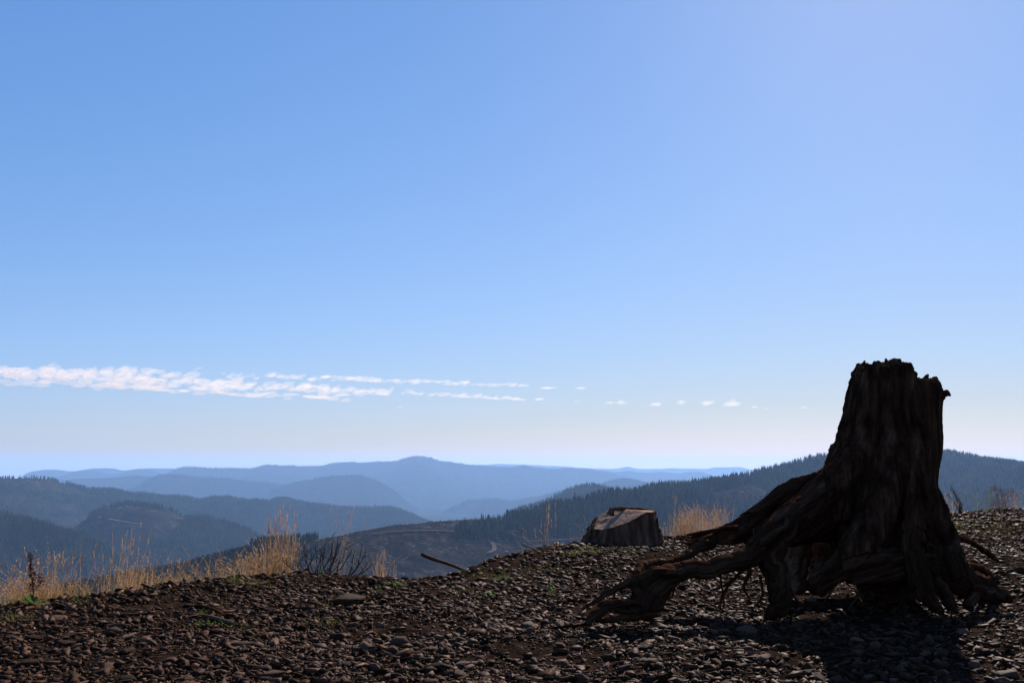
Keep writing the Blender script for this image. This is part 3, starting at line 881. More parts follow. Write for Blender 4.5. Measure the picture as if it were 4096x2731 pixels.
ROOTLETS = [[(2990, 2260, 6.95, 14), (2930, 2320, 6.9, 10), (2890, 2380, 6.85, 9), (2878, 2440, 6.8, 5)],
    [(3000, 2290, 6.95, 12), (2975, 2345, 6.9, 9), (3000, 2400, 6.85, 6)], [(2960, 2300, 6.9, 9), (2890, 2345, 6.9, 7), (2840, 2360, 6.9, 4)],
    [(3040, 2300, 6.9, 12), (3050, 2380, 6.8, 9), (3010, 2440, 6.7, 5)], [(2880, 2300, 6.85, 8), (2895, 2400, 6.8, 6), (2890, 2450, 6.7, 3)],
    [(3150, 2320, 6.9, 12), (3180, 2390, 6.8, 9), (3240, 2440, 6.65, 5)], [(2350, 2492, 6.2, 11), (2290, 2502, 6.17, 9), (2240, 2506, 6.14, 8), (2190, 2512, 6.1, 4)],
    [(2700, 2330, 6.65, 7), (2690, 2380, 6.65, 5), (2670, 2400, 6.65, 3)], [(2460, 2370, 6.58, 6), (2450, 2410, 6.56, 4), (2440, 2430, 6.5, 2)],
    [(3620, 2380, 7.0, 12), (3600, 2420, 6.9, 9), (3560, 2450, 6.7, 5)], [(3440, 2350, 6.95, 12), (3420, 2400, 6.85, 8), (3390, 2440, 6.7, 4)],
    [(3770, 2230, 7.1, 9), (3830, 2240, 7.1, 7), (3860, 2275, 7.2, 4)], [(3780, 2160, 7.2, 10), (3760, 2162, 7.1, 6), (3745, 2158, 7.0, 3)],
    [(3330, 2360, 6.85, 8), (3300, 2400, 6.8, 6), (3260, 2450, 6.6, 3)], [(3860, 2390, 7.0, 14), (3890, 2430, 6.9, 9), (3880, 2455, 6.75, 4)]]
for k, pts in enumerate(ROOTLETS):
    part_tube('rootlet', [(a, b, Y, r * 0.62) for a, b, Y, r in pts], M_wood, stump, 7, 0.25, seed=1200 + k * 5)
def splinter(pts, k, w=1.0):
    P, R = path_px(pts, 7)
    v, f, g_ = tube(P, R, 5, 0.25, 1500 + k, squash=0.5)
    mk('splinter', v - SO, f, M_wood, stump, False, {'grain': g_})
SPL = [[(2870, 2120, 7.5, 10), (2800, 2132, 7.5, 9), (2747, 2139, 7.5, 4)], [(2860, 2145, 7.5, 12), (2800, 2160, 7.5, 9), (2752, 2166, 7.5, 3)], [(2840, 2170, 7.45, 12), (2780, 2176, 7.4, 8), (2715, 2168, 7.4, 3)],
       [(3020, 2050, 7.45, 10), (2985, 2050, 7.45, 7), (2958, 2062, 7.45, 2)], [(3765, 1585, 7.4, 10), (3790, 1576, 7.38, 8), (3803, 1582, 7.36, 4)], [(3770, 1570, 7.3, 6), (3788, 1562, 7.3, 5), (3800, 1574, 7.3, 3)],
       [(3742, 1560, 7.4, 8), (3750, 1535, 7.4, 7), (3754, 1522, 7.4, 3)], [(3525, 1475, 7.35, 7), (3530, 1455, 7.35, 6), (3533, 1446, 7.35, 2)], [(3560, 1456, 7.4, 6), (3590, 1440, 7.4, 6), (3610, 1455, 7.4, 3)],
       [(3400, 1722, 7.40, 12), (3374, 1696, 7.40, 8), (3362, 1680, 7.40, 3)], [(3384, 1778, 7.40, 12), (3358, 1750, 7.40, 8), (3346, 1732, 7.40, 3)], [(3755, 1850, 7.4, 8), (3762, 1820, 7.4, 6), (3766, 1800, 7.4, 2)], [(3764, 1715, 7.4, 6), (3767, 1705, 7.4, 4), (3766, 1696, 7.4, 1)],
       [(3740, 1960, 7.35, 10), (3746, 1985, 7.35, 5), (3742, 2000, 7.35, 2)], [(2950, 2110, 7.4, 10), (2900, 2112, 7.38, 7), (2862, 2120, 7.36, 3)], [(3455, 1462, 7.3, 6), (3458, 1448, 7.3, 5), (3461, 1442, 7.3, 2)], [(3700, 1520, 7.3, 12), (3708, 1506, 7.3, 10), (3714, 1497, 7.3, 4)]]
for k, s in enumerate(SPL):
    splinter(s, k)

# ------------------------------------------------------------------ the sawn stump on the rim
M_bark = surf('stump_side_wood', [(0.3, (0.014, 0.007, 0.004)), (0.5, (0.080, 0.040, 0.022)), (0.75, (0.21, 0.12, 0.075))], scale=11.0, rough=0.85, bump=0.9, bscale=30, attr='grain', stretch=(1, 1, 0.12), spec=0.0)
M_cut = surf('sawn_wood', [(0.3, (0.13, 0.075, 0.047)), (0.5, (0.23, 0.145, 0.098)), (0.7, (0.33, 0.225, 0.16))], scale=8.0, rough=0.8, bump=0.4, bscale=30, attr='grain', stretch=(1, 0.15, 1), spec=0.0)
CP = on(2488, 2180)
CY = CP[1] + 0.35
def cz(py, Y=None):
    return at(2488, py, Y or CY)[2]
CZ0 = float(gz(CP[0], CY)) - 0.06
cut = thing('sawn_stump', (CP[0], CY, CZ0), 'low sawn tree stump with a pale slanting cut on the rim', 'stump')
CO = np.array([CP[0], CY, CZ0])
cl, cr_ = at(2368, 2090, CY)[0], at(2622, 2060, CY)[0]
ccx, crx = (cl + cr_) / 2, (cr_ - cl) / 2
ztop = cz(2040); zlow = cz(2100)
xa, xb = at(2380, 2090, CY)[0], at(2520, 2045, CY)[0]
def chigh(x, y):
    flat = ztop - 0.10 * (x - xb) * 0.5 + 0 * y
    t = (x - xa) / (xb - xa)
    slant = zlow + t * (ztop - zlow) + 0.30 * (y - CY)
    return np.minimum(flat, np.minimum(slant, ztop + 0.1)) + 0.006 * fbm(x * 13, y * 13, seed=97, octaves=3)
NS2, NR2 = 90, 22
th = np.linspace(0, 2 * np.pi, NS2, endpoint=False)
V = []; G = []
for k in range(NR2):
    s = k / (NR2 - 1)
    fl = 1 + (0.20 + 0.16 * np.clip(-np.cos(th), 0, 1)) * (1 - s) ** 1.5 * (1 + 0.8 * noise(np.cos(th) * 2.2, np.sin(th) * 2.2, seed=91)) + 0.035 * noise(np.cos(th) * 7, np.sin(th) * 7, s * 0.6, seed=92) + 0.02 * noise(np.cos(th) * 18, np.sin(th) * 18, s * 2, seed=93)
    x = ccx + crx * np.cos(th) * fl; y = CY + crx * 0.85 * np.sin(th) * fl
    zt = chigh(x, y)
    V.append(np.stack([x, y, CZ0 + s * (zt - CZ0)], -1)); G.append(np.stack([x, y, CZ0 + s * (zt - CZ0)], -1))
V = np.concatenate(V)
i = np.arange(NR2 - 1)[:, None] * NS2; j = np.arange(NS2)[None, :]; j2 = (j + 1) % NS2
mk('trunk', V - CO, np.stack([i + j, i + j2, i + NS2 + j2, i + NS2 + j], -1).reshape(-1, 4), M_bark, cut, True, {'grain': V - CO})
rim = V[-NS2:]
Vc = []
for f in (0.995, 0.8, 0.6, 0.4, 0.2):
    x = ccx + (rim[:, 0] - ccx) * f; y = CY + (rim[:, 1] - CY) * f
    Vc.append(np.stack([x, y, chigh(x, y) + 0.004 + 0.006 * noise(x * 14, y * 40, seed=95)], -1))
Vc = np.vstack(Vc + [[[ccx, CY, float(chigh(ccx, CY)) + 0.004]]])
i = np.arange(4)[:, None] * NS2
q = np.stack([i + j, i + j2, i + NS2 + j2, i + NS2 + j], -1).reshape(-1, 4)
tri = np.concatenate([q[:, [0, 1, 2]], q[:, [0, 2, 3]], np.stack([4 * NS2 + np.arange(NS2), 4 * NS2 + (np.arange(NS2) + 1) % NS2, np.full(NS2, 5 * NS2)], -1)])
mk('cut_face', Vc - CO, tri, M_cut, cut, False, {'grain': Vc - CO})['label'] = 'pale slanting sawn face'
BK = [[(2442, 2060, CY, 12), (2446, 2038, CY + .05, 9), (2480, 2033, CY + .1, 9), (2540, 2034, CY + .15, 8), (2605, 2040, CY + .2, 5)],
      [(2366, 2125, CY - .1, 16), (2374, 2100, CY, 14), (2380, 2080, CY + .1, 10), (2388, 2070, CY + .1, 3)], [(2440, 2050, CY + .2, 8), (2420, 2062, CY + .25, 10), (2395, 2072, CY + .3, 7)],
      [(2332, 2180, CY - .15, 18), (2350, 2145, CY - .12, 16), (2364, 2115, CY - .1, 8)], [(2640, 2168, CY - .2, 18), (2630, 2120, CY - .15, 12), (2626, 2070, CY - .1, 5)]]
for k, pts in enumerate(BK):
    part_tube('bark_strip', pts, M_bark, cut, 8, 0.3, seed=1700 + k, squash=0.55, origin=CO)

# ------------------------------------------------------------------ conifers and woods
M_fir = surf('conifer_green', [(0.3, (0.004, 0.008, 0.004)), (0.55, (0.014, 0.021, 0.009)), (0.75, (0.036, 0.043, 0.017))], scale=0.35, rough=0.9, spec=0.0, objrand=0.3)
M_wood_far = surf('wood_canopy', [(0.32, (0.003, 0.006, 0.003)), (0.5, (0.011, 0.017, 0.0075)), (0.68, (0.034, 0.041, 0.017))], scale=0.009, rough=0.95, spec=0.0, detail=12)

def fir(seed, tiers=7, pts=9):
    """A conifer of height 1: a thin stem and ragged drooping tiers of boughs."""
    r = np.random.default_rng(seed)
    V, Fc = [], []
    v, f, _ = tube([(0, 0, -0.03), (0, 0, 0.5), (0, 0, 1.0)], [0.016, 0.011, 0.002], 5)
    V.append(v); Fc.append(f); n = len(v)
    lean = r.normal(0, 0.012, 2)
    for t in range(tiers):
        z0 = 0.10 + 0.80 * t / tiers
        rad = 0.17 * (1 - z0) ** 0.8 * r.uniform(0.85, 1.2)
        z1 = min(z0 + 0.24 * (1 - z0 * 0.5), 1.0)
        a = np.linspace(0, 2 * np.pi, pts, endpoint=False) + r.uniform(0, 1)
        rr = rad * r.uniform(0.45, 1.25, pts)
        ring = np.stack([np.cos(a) * rr, np.sin(a) * rr, z0 - 0.25 * rr + r.normal(0, 0.012, pts)], -1)
        ring[:, :2] += lean * z0
        apex = np.array([[lean[0] * z1, lean[1] * z1, z1]])
        inner = np.array([[0, 0, z0 + 0.02]])
        V.append(np.vstack([ring, apex, inner]))
        k = np.arange(pts); k2 = (k + 1) % pts
        Fc.append(np.vstack([np.stack([k, k2, np.full(pts, pts)], -1), np.stack([k2, k, np.full(pts, pts + 1)], -1)]) + n)
        n += pts + 2
    return np.vstack(V), np.vstack(Fc)
def cone(seed, sides=5):
    r = np.random.default_rng(seed)
    V, Fc, n = [], [], 0
    for z0, z1, rad in ((0.02, 0.62, 0.19), (0.38, 1.0, 0.12)):
        a = np.linspace(0, 2 * np.pi, sides, endpoint=False) + r.uniform(0, 6)
        rr = rad * r.uniform(0.7, 1.2, sides)
        V.append(np.vstack([np.stack([np.cos(a) * rr, np.sin(a) * rr, np.full(sides, z0)], -1), [[0, 0, z1]]]))
        k = np.arange(sides)
        Fc.append(np.stack([k, (k + 1) % sides, np.full(sides, sides)], -1) + n)
        n += sides + 1
    return np.vstack(V), np.vstack(Fc)
FIRS = [fir(s) for s in range(8)]
CONES = [cone(s) for s in range(6)]

def pick(h, n, front=1.0, backrows=2, power=1.0, rg=None):
    """Random surface points on a hill: fractional (row, column) -> point, bare value, picture position."""
    rg = rg or rng
    V = h['V']; R_, K_, _ = V.shape
    rb = h['rows_back']
    row = rb - backrows + (rg.random(n) ** power) * ((R_ - 1 - rb) * front + backrows)
    col = rg.random(n) * (K_ - 1.001)
    row = np.clip(row, 0, R_ - 1.001)
    i, j = row.astype(int), col.astype(int)
    u, v = (row - i)[:, None], (col - j)[:, None]
    P = V[i, j] * (1 - u) * (1 - v) + V[i + 1, j] * u * (1 - v) + V[i, j + 1] * (1 - u) * v + V[i + 1, j + 1] * u * v
    b = h['bare'][np.round(row).astype(int), np.round(col).astype(int)]
    return P, b

def plant(P, hgt, templates, name, mat, **props):
    mb = MB()
    which = rng.integers(0, len(templates), len(P))
    for k, (V, Fc) in enumerate(templates):
        s = np.where(which == k)[0]
        M = rotz(rng.uniform(0, 6.28, len(s)))
        wd = rng.uniform(0.8, 1.25, len(s))
        sc = np.stack([hgt[s] * wd, hgt[s] * wd, hgt[s]], -1)
        VV = np.einsum('nij,vj->nvi', M, V) * sc[:, None, :] + P[s][:, None, :]
        FF = Fc[None] + (np.arange(len(s)) * len(V))[:, None, None]
        mb.v.append(VV.reshape(-1, 3)); mb.f.append(FF.reshape(-1, 3) + mb.n); mb.n += len(s) * len(V)
    return mb.build(name, mat, kind='stuff', **props)

def wood(h, n, h0, h1, label, front=0.8, power=1.3, templates=CONES):
    P, b = pick(H_[h], n, front, 3, power)
    k = b < 0.5
    P = P[k]
    hg = rng.uniform(h0, h1, len(P)) * (1 + 0.25 * fbm(P[:, 0] / 90, P[:, 1] / 90, seed=21, octaves=2))
    P[:, 2] -= 0.5
    return plant(P, hg, templates, 'woodland', M_wood_far, label=label, category='forest')
wood('k', 15000, 9, 17, 'hazy young conifer forest on the left hill', 0.75, 1.0)
wood('m', 5000, 8, 15, 'conifer wood on the spur below the left hill', 0.7, 1.0)
wood('n', 9000, 8, 15, 'dark conifer wood on the near left slope', 0.8, 1.0)
wood('b', 5000, 10, 18, 'conifer wood on the rounded hill left of the ridge', 0.7, 1.0)
for h, nn, lab in (('main', 3500, 'hazy forest along the crest of the far mountain'), ('e1', 2200, 'hazy forest on the middle hill at left'), ('e2', 2200, 'hazy forest on the middle hill at the centre'), ('d', 2200, 'hazy forest on the middle hill right of the valley')):
    wood(h, nn * 3, 12, 20, lab, 0.75, 1.0)

# the ridge of the right hill: the trees that stand out are things of their own
hA = H_['a']
P, b = pick(hA, 36000, 0.9, 3, 1.15)
qx, qy = to_px(P)
okk = (b < 0.5) & (qx > 150) & (qx < 4300)
P, qx, qy = P[okk], qx[okk], qy[okk]
young = qx < 1000
hg = np.where(young, rng.uniform(2.5, 5.0, len(P)), rng.uniform(8, 17, len(P)) * (1 + 0.22 * fbm(P[:, 0] / 60, P[:, 1] / 60, seed=23, octaves=2)))
hg = np.where((qx > 1000) & (qx < 1280), rng.uniform(5, 10, len(P)), hg)
# tight row on the crest, front row where the wood meets the clearing
crest_row = hA['V'][hA['rows_back']]
cpx, cpy = to_px(crest_row)
fir_mesh = []
for V, Fc in FIRS:
    o = mk('conifer_tree', V, Fc, M_fir)
    fir_mesh.append(o.data)
    bpy.data.objects.remove(o, do_unlink=True)
def tree(P, hgt, k, label, group=None, name='conifer_tree', wd=1.0):
    o = bpy.data.objects.new(name, fir_mesh[k % 8])
    COL.objects.link(o)
    o.location = [float(c) for c in P]
    o.scale = (hgt * wd, hgt * wd, hgt)
    o.rotation_euler = (0, 0, random.uniform(0, 6.28))
    tag(o, label, 'tree', group)
    return o
def crest_at(px, back=0.0):
    return np.array([np.interp(px, cpx, crest_row[:, c]) for c in range(3)]) + np.array([0, back, 0])
ZN = [(2028, 2330, 95, 11, 17, 'conifer in the jagged row where the ridge wood begins', 'trees along the left end of the ridge'),
      (2330, 2650, 85, 10, 16, 'conifer on the middle of the wooded ridge above the sawn stump', 'trees along the middle of the ridge'),
      (2650, 2960, 80, 10, 16, 'conifer on the wooded ridge behind the tuft of dry grass', 'trees along the ridge near the big stump')]
for (x0, x1, cnt, ha, hb, lab, grp) in ZN:
    for k in range(cnt):
        px = x0 + (x1 - x0) * (k + random.random()) / cnt
        p = crest_at(px)
        fr = random.uniform(-18, 30) if k % 3 else random.uniform(20, 60)
        p[1] -= fr
        p[2] -= 0.6 + max(fr, 0) * 0.10
        tree(p, random.uniform(ha * 0.75, hb * 1.05) * (1.25 if random.random() < 0.08 else 1), random.randrange(8), lab, grp, wd=random.uniform(0.65, 1.3))
tree(crest_at(2048) - np.array([0, 0, 0.5]), 9, 1, 'lowest small conifer at the very left end of the ridge wood')
tree(crest_at(2298) - np.array([0, 0, 0.5]), 23, 3, 'tall conifer rising above the others left of the sawn stump')
tree(crest_at(1008) - np.array([0, 0, 0.3]), 6.5, 2, 'thin lone conifer left of the tall dry grass')
tree(crest_at(998) - np.array([0, 0, 0.3]), 3.2, 5, 'small conifer at the foot of the thin lone conifer')
tree(crest_at(1035) - np.array([0, 0, 0.3]), 5.2, 4, 'narrow conifer just right of the thin lone conifer')
tree(crest_at(930) - np.array([0, 0, 0.3]), 5.5, 6, 'pointed conifer alone on the low green slope')
tree(crest_at(885) - np.array([0, 0, 0.3]), 4.5, 7, 'shortest conifer on the low green slope')
plant(P[~young], hg[~young], FIRS[:3] + CONES[:3], 'woodland', M_wood_far, label='dense conifer forest covering the right hill', category='forest')
plant(P[young], hg[young], CONES, 'woodland', M_wood_far, label='low green young trees on the slope below the dry grass', category='forest')
# the clump standing forward of the ridge wood
cl = []
while len(cl) < 260:
    i_ = random.randrange(hA['rows_back'], hA['V'].shape[0] - 1); j_ = random.randrange(hA['V'].shape[1])
    a, b_ = hA['qx'][i_, j_], hA['qy'][i_, j_]
    if inside(np.array(a), np.array(b_), [(1835, 2158), (1850, 2128), (1930, 2122), (2060, 2125), (2350, 2112), (2620, 2105), (2620, 2140), (2300, 2152), (2040, 2165)]):
        cl.append(hA['V'][i_, j_] + np.array([random.uniform(-6, 6), random.uniform(-4, 4), -0.5]))
cl = np.array(cl)
plant(cl, rng.uniform(9, 14, len(cl)), FIRS, 'woodland', M_wood_far, label='clump of conifers standing forward in the clearing', category='forest')
# stray trees left on the bare skyline at far left
kc = H_['k']['V'][H_['k']['rows_back']]
kx, ky = to_px(kc)
for k, (px, hp, lab) in enumerate([(80, 13, 'leftmost lone tree on the bare skyline at left'), (127, 14, 'second lone tree on the bare skyline at left'), (145, 11, 'third lone tree on the bare skyline at left'),
        (163, 15, 'tallest lone tree on the bare skyline at left'), (178, 12, 'lone tree just right of the tallest skyline tree'), (190, 13, 'rightmost lone tree before the wooded skyline')]):
    p = np.array([np.interp(px, kx, kc[:, c]) for c in range(3)])
    tree(p - np.array([0, 0, 1]), hp * 1.25, k, lab, None, wd=0.9)
# logging slash: grey logs strewn over the cleared ground
mb = MB()
M_slash = surf('grey_slash', [(0.3, (0.05, 0.042, 0.038)), (0.6, (0.14, 0.12, 0.11)), (0.8, (0.42, 0.37, 0.35))], scale=0.05, rough=0.8)
for h, nn, ln in (('a', 9000, 3.5), ('k', 5000, 7.0), ('m', 1200, 6.0)):
    P, b = pick(H_[h], nn, 0.95, 1, 1.1)
    P = P[b > 0.5]
    k = rng.random(len(P)) < np.clip(0.35 + 0.8 * fbm(P[:, 0] / 45, P[:, 1] / 45, seed=29, octaves=3), 0.03, 1)
    P = P[k]
    if not len(P):
        continue
    L = ln * rng.uniform(0.3, 1.3, len(P)); a = rng.uniform(0, 3.14, len(P)); w_ = rng.uniform(0.12, 0.35, len(P)) * ln / 3.5
    dx = np.stack([np.cos(a) * L, np.sin(a) * L, rng.normal(0, 0.1, len(P)) * L], -1)
    nx = np.stack([-np.sin(a) * w_, np.cos(a) * w_, np.zeros(len(P))], -1)
    up = np.array([0, 0, 1.0]) * w_[:, None] * 1.6
    P = P + np.array([0, 0, 0.3])
    VV = np.stack([P - dx - nx, P - dx + nx, P - dx + up, P + dx - nx, P + dx + nx, P + dx + up], 1)
    f6 = np.array([[0, 3, 5], [0, 5, 2], [1, 2, 5], [1, 5, 4], [0, 2, 1], [3, 4, 5]])
    FF = f6[None] + (np.arange(len(P)) * 6)[:, None, None]
    mb.v.append(VV.reshape(-1, 3)); mb.f.append(FF.reshape(-1, 3) + mb.n); mb.n += len(P) * 6
mb.build('logging_slash', M_slash, kind='stuff', label='grey logs and brush strewn over the cleared slopes', category='slash')

M_scrub = surf('brown_scrub', [(0.3, (0.004, 0.0045, 0.003)), (0.55, (0.012, 0.012, 0.006)), (0.75, (0.040, 0.032, 0.018))], scale=0.08, rough=0.95, spec=0.0)
Ps = []
for h, nn in (('a', 30000), ('k', 9000)):
    P, b = pick(H_[h], nn, 0.95, 1, 1.1)
    k = (b > 0.5) & (rng.random(len(P)) < np.clip(0.45 + 0.9 * fbm(P[:, 0] / 38, P[:, 1] / 38, seed=31, octaves=3), 0.02, 1))
    Ps.append(P[k])
Ps = np.concatenate(Ps)
SCR = [(V * np.array([5.5, 5.5, 1.0]), Fc) for V, Fc in CONES]
plant(Ps, rng.uniform(0.5, 1.6, len(Ps)) * np.clip(Ps[:, 1] / 1100, 0.6, 2.5), SCR, 'scrub', M_scrub, label='low brown scrub on the cleared slopes', category='scrub')

# ------------------------------------------------------------------ clouds
m, n, l = new_mat('cloud')
out = n.new('ShaderNodeOutputMaterial')
pv = n.new('ShaderNodeVolumePrincipled')
pv.inputs['Color'].default_value = (0.97, 0.80, 0.69, 1)
pv.inputs['Density'].default_value = 0.0012
pv.inputs['Anisotropy'].default_value = 0.3
l.new(pv.outputs[0], out.inputs['Volume'])
M_cloud = m
def ico(sub):
    bm = bmesh.new(); bmesh.ops.create_icosphere(bm, subdivisions=sub, radius=1.0)
    V = np.array([v.co[:] for v in bm.verts]); Fc = np.array([[v.index for v in f.verts] for f in bm.faces]); bm.free()
    return V, Fc
IV, IF = ico(3)
CD = 21000.0
def cloud(puffs, label, seed, group='row of small white clouds above the horizon'):
    mb = MB()
    r = np.random.default_rng(seed)
    for k, (px, py, rx, ry) in enumerate(puffs):
        c = at(px, py, CD + r.uniform(-500, 500))
        s = CD / F
        d = 1 + 0.42 * fbm(IV[:, 0] * 1.7 + 9 * k, IV[:, 1] * 1.7, IV[:, 2] * 1.7 + seed, seed=seed, octaves=4)
        V = IV * d[:, None] * np.array([rx * s, max(rx, ry) * s * 0.9, ry * 1.35 * s])
        V[:, 2] = np.where(V[:, 2] < 0, V[:, 2] * 0.6, V[:, 2])
        V[:, 0] += V[:, 2] * 0.6
        mb.add(V + c, IF)
    o = mb.build('cloud', M_cloud, smooth=True)
    tag(o, label, 'cloud', None)
    return o
def row(pts, n, rx, ry, jx, jy, seed):
    r = np.random.default_rng(seed)
    n = n * 2
    rx, ry = rx * 0.85, ry * 0.70
    C = catmull([(a, b) for a, b in pts], n)
    k = np.linspace(0, 1, n)
    return [(x + r.normal(0, jx), y + r.normal(0, jy), rx * r.uniform(0.5, 1.4), ry * r.uniform(0.5, 1.4)) for (x, y) in C]
cloud(row([(-300, 1478), (0, 1492), (300, 1504), (560, 1516)], 54, 36, 23, 16, 11, 1) + row([(-200, 1508), (300, 1536), (640, 1552)], 22, 40, 11, 16, 8, 2), 'long white cloud bank low in the sky at the left edge', 1)
cloud(row([(560, 1516), (760, 1530), (950, 1548)], 30, 30, 17, 14, 11, 3) + row([(640, 1558), (1000, 1578), (1380, 1590)], 16, 40, 8, 20, 5, 4), 'ragged middle stretch of the long cloud bank', 2)
cloud(row([(900, 1502), (960, 1500), (1020, 1512)], 8, 14, 8, 8, 5, 5) + row([(780, 1478), (800, 1474)], 2, 12, 4, 3, 2, 6), 'small ragged puffs above the cloud bank', 3)
cloud(row([(1070, 1502), (1130, 1508), (1200, 1510)], 9, 18, 11, 8, 5, 7), 'short cloud at the start of the upper row', 4)
cloud(row([(1215, 1515), (1300, 1510), (1390, 1514), (1480, 1520), (1600, 1524)], 22, 20, 10, 10, 4, 8), 'longest cloud of the upper row', 5)
cloud(row([(1640, 1524), (1760, 1528), (1900, 1536), (2105, 1540)], 26, 18, 7, 10, 3, 9), 'thinning right end of the upper cloud row', 6)
cloud(row([(960, 1552), (1150, 1552), (1350, 1560), (1570, 1574)], 36, 25, 15, 10, 7, 10), 'broad cloud of the lower row left of the mountain', 7)
cloud(row([(1610, 1568), (1690, 1574)], 6, 17, 9, 6, 4, 11), 'small cloud of the lower row above the mountain', 8)
cloud(row([(1715, 1578), (1850, 1584), (1960, 1590), (2080, 1596)], 22, 19, 8, 10, 3, 12), 'right end of the lower cloud row', 9)
for k, (px, py, rx, ry, n_, lab) in enumerate([(2155, 1597, 22, 6, 3, 'first small cloudlet right of the lower row'), (2200, 1552, 34, 3, 4, 'thin wisp right of the upper row'), (2320, 1552, 24, 4, 4, 'second thin wisp right of the upper row'),
        (2310, 1606, 18, 4, 2, 'faint flat cloudlet above the valley'), (2445, 1612, 20, 4, 3, 'low thin cloudlet above the sawn stump'), (2480, 1610, 22, 7, 4, 'puffy cloudlet above the sawn stump'), (2625, 1616, 22, 7, 4, 'oval cloudlet right of the sawn stump'),
        (2730, 1610, 24, 11, 4, 'tall cloudlet above the dry grass tuft'), (2835, 1612, 28, 9, 4, 'wide cloudlet above the left root'), (2932, 1618, 28, 12, 5, 'largest of the separate cloudlets near the big stump'),
        (3015, 1628, 20, 4, 3, 'thin cloudlet next to the largest one'), (3065, 1634, 14, 3, 2, 'tiny thin cloudlet left of the last one'), (3218, 1630, 16, 4, 3, 'last cloudlet just left of the big stump'), (1606, 1626, 18, 2.5, 2, 'thin streak of cloud above the mountain top')]):
    r = random.Random(k)
    cloud([(px + r.uniform(-rx, rx) * 0.6, py + r.uniform(-ry, ry) * 0.5, rx * r.uniform(0.4, 0.8), ry * r.uniform(0.6, 1.1)) for _ in range(n_)], lab, 40 + k)

# ------------------------------------------------------------------ plants, sticks and other small things on the landing
M_straw = surf('dry_grass', [(0.3, (0.145, 0.069, 0.025)), (0.52, (0.26, 0.147, 0.068)), (0.78, (0.46, 0.335, 0.215))], scale=14, rough=0.7, translucent=0.55, spec=0.03)
M_green = surf('green_grass', [(0.3, (0.035, 0.045, 0.009)), (0.55, (0.085, 0.095, 0.02)), (0.8, (0.18, 0.14, 0.045))], scale=14, rough=0.6, translucent=0.5, spec=0.03)
M_leaf = surf('green_leaf', [(0.3, (0.035, 0.075, 0.012)), (0.6, (0.09, 0.15, 0.03)), (0.8, (0.16, 0.22, 0.05))], scale=20, rough=0.5, translucent=0.45, spec=0.03)
M_twig = surf('dark_twig', [(0.3, (0.022, 0.013, 0.011)), (0.55, (0.05, 0.03, 0.026)), (0.8, (0.12, 0.08, 0.07))], scale=30, rough=0.55, spec=0.03)
M_seed = surf('rusty_seed', [(0.3, (0.045, 0.014, 0.010)), (0.6, (0.10, 0.034, 0.022)), (0.8, (0.19, 0.075, 0.04))], scale=60, rough=0.8, translucent=0.25, spec=0.03)
M_stick = surf('weathered_stick', [(0.3, (0.045, 0.023, 0.014)), (0.55, (0.10, 0.058, 0.038)), (0.8, (0.22, 0.15, 0.11))], scale=12, rough=0.7, bump=0.5, attr='grain', stretch=(1, 1, 0.15), spec=0.03)
M_redstick = surf('reddish_stick', [(0.3, (0.035, 0.013, 0.006)), (0.55, (0.085, 0.032, 0.016)), (0.8, (0.17, 0.08, 0.045))], scale=12, rough=0.6, bump=0.4, attr='grain', stretch=(1, 1, 0.15), spec=0.03)
M_yellow = surf('yellow_petal', [(0.3, (0.65, 0.36, 0.01)), (0.7, (0.85, 0.58, 0.03))], scale=30, rough=0.6, translucent=0.4)

def blades(mb, B, hgt, width, lean, bend, head=0.0, headlen=0.2, headw=3.0, lean_az=None, seg=5):
    """Grass blades rooted at B: curved tapering ribbons, some with a seed head of small spikelets."""
    n = len(B)
    hgt = np.broadcast_to(hgt, (n,)); width = np.broadcast_to(width, (n,))
    az = rng.uniform(0, 6.283, n) if lean_az is None else lean_az + rng.normal(0, 0.7, n)
    D_ = np.stack([np.cos(az), np.sin(az), np.zeros(n)], -1)
    ln = np.abs(rng.normal(0, lean, n)); bd = np.abs(rng.normal(0, bend, n)) 
    t = np.linspace(0, 1, seg)
    H2 = hgt[:, None]
    C = B[:, None, :] + (t * H2)[:, :, None] * np.array([0, 0, 1.0]) * (1 - 0.35 * bd[:, None, None] * t[None, :, None] ** 2) + ((ln[:, None] * t + bd[:, None] * t ** 2.5) * H2)[:, :, None] * D_[:, None, :]
    fa = rng.uniform(0, 3.14, n)
    S = np.stack([np.cos(fa), np.sin(fa) * 0.6, np.zeros(n)], -1)
    wv = width[:, None] * (1 - 0.85 * t)
    A = C - S[:, None, :] * wv[:, :, None] / 2; Bq = C + S[:, None, :] * wv[:, :, None] / 2
    V = np.stack([A, Bq], 2).reshape(-1, 3)
    k = np.arange(seg - 1) * 2
    fq = np.stack([k, k + 1, k + 3, k + 2], -1)
    FF = (fq[None] + (np.arange(n) * seg * 2)[:, None, None]).reshape(-1, 4)
    mb.add(V, FF)
    hs = np.where(rng.random(n) < head)[0]
    if len(hs):
        m_ = 9
        for a in range(m_):
            tt = 1 - headlen * (a / (m_ - 1))
            i0 = min(int(tt * (seg - 1)), seg - 2); u = tt * (seg - 1) - i0
            c = C[hs, i0] * (1 - u) + C[hs, i0 + 1] * u
            d = C[hs, i0 + 1] - C[hs, i0]; d /= np.linalg.norm(d, axis=1)[:, None] + 1e-9
            ww = (width[hs] * headw * (0.5 + 0.9 * math.sin(math.pi * min(1, (a + 1.0) / m_))))[:, None]
            sd = np.stack([np.cos(fa[hs] + a * 2.4), np.sin(fa[hs] + a * 2.4), 0.5 * np.ones(len(hs))], -1)
            L = (hgt[hs] * headlen / m_ * 1.5)[:, None]
            V = np.stack([c, c + sd * ww + d * L * 0.5, c + d * L * 1.2], 1).reshape(-1, 3)
            mb.add(V, np.arange(len(V)).reshape(-1, 3))

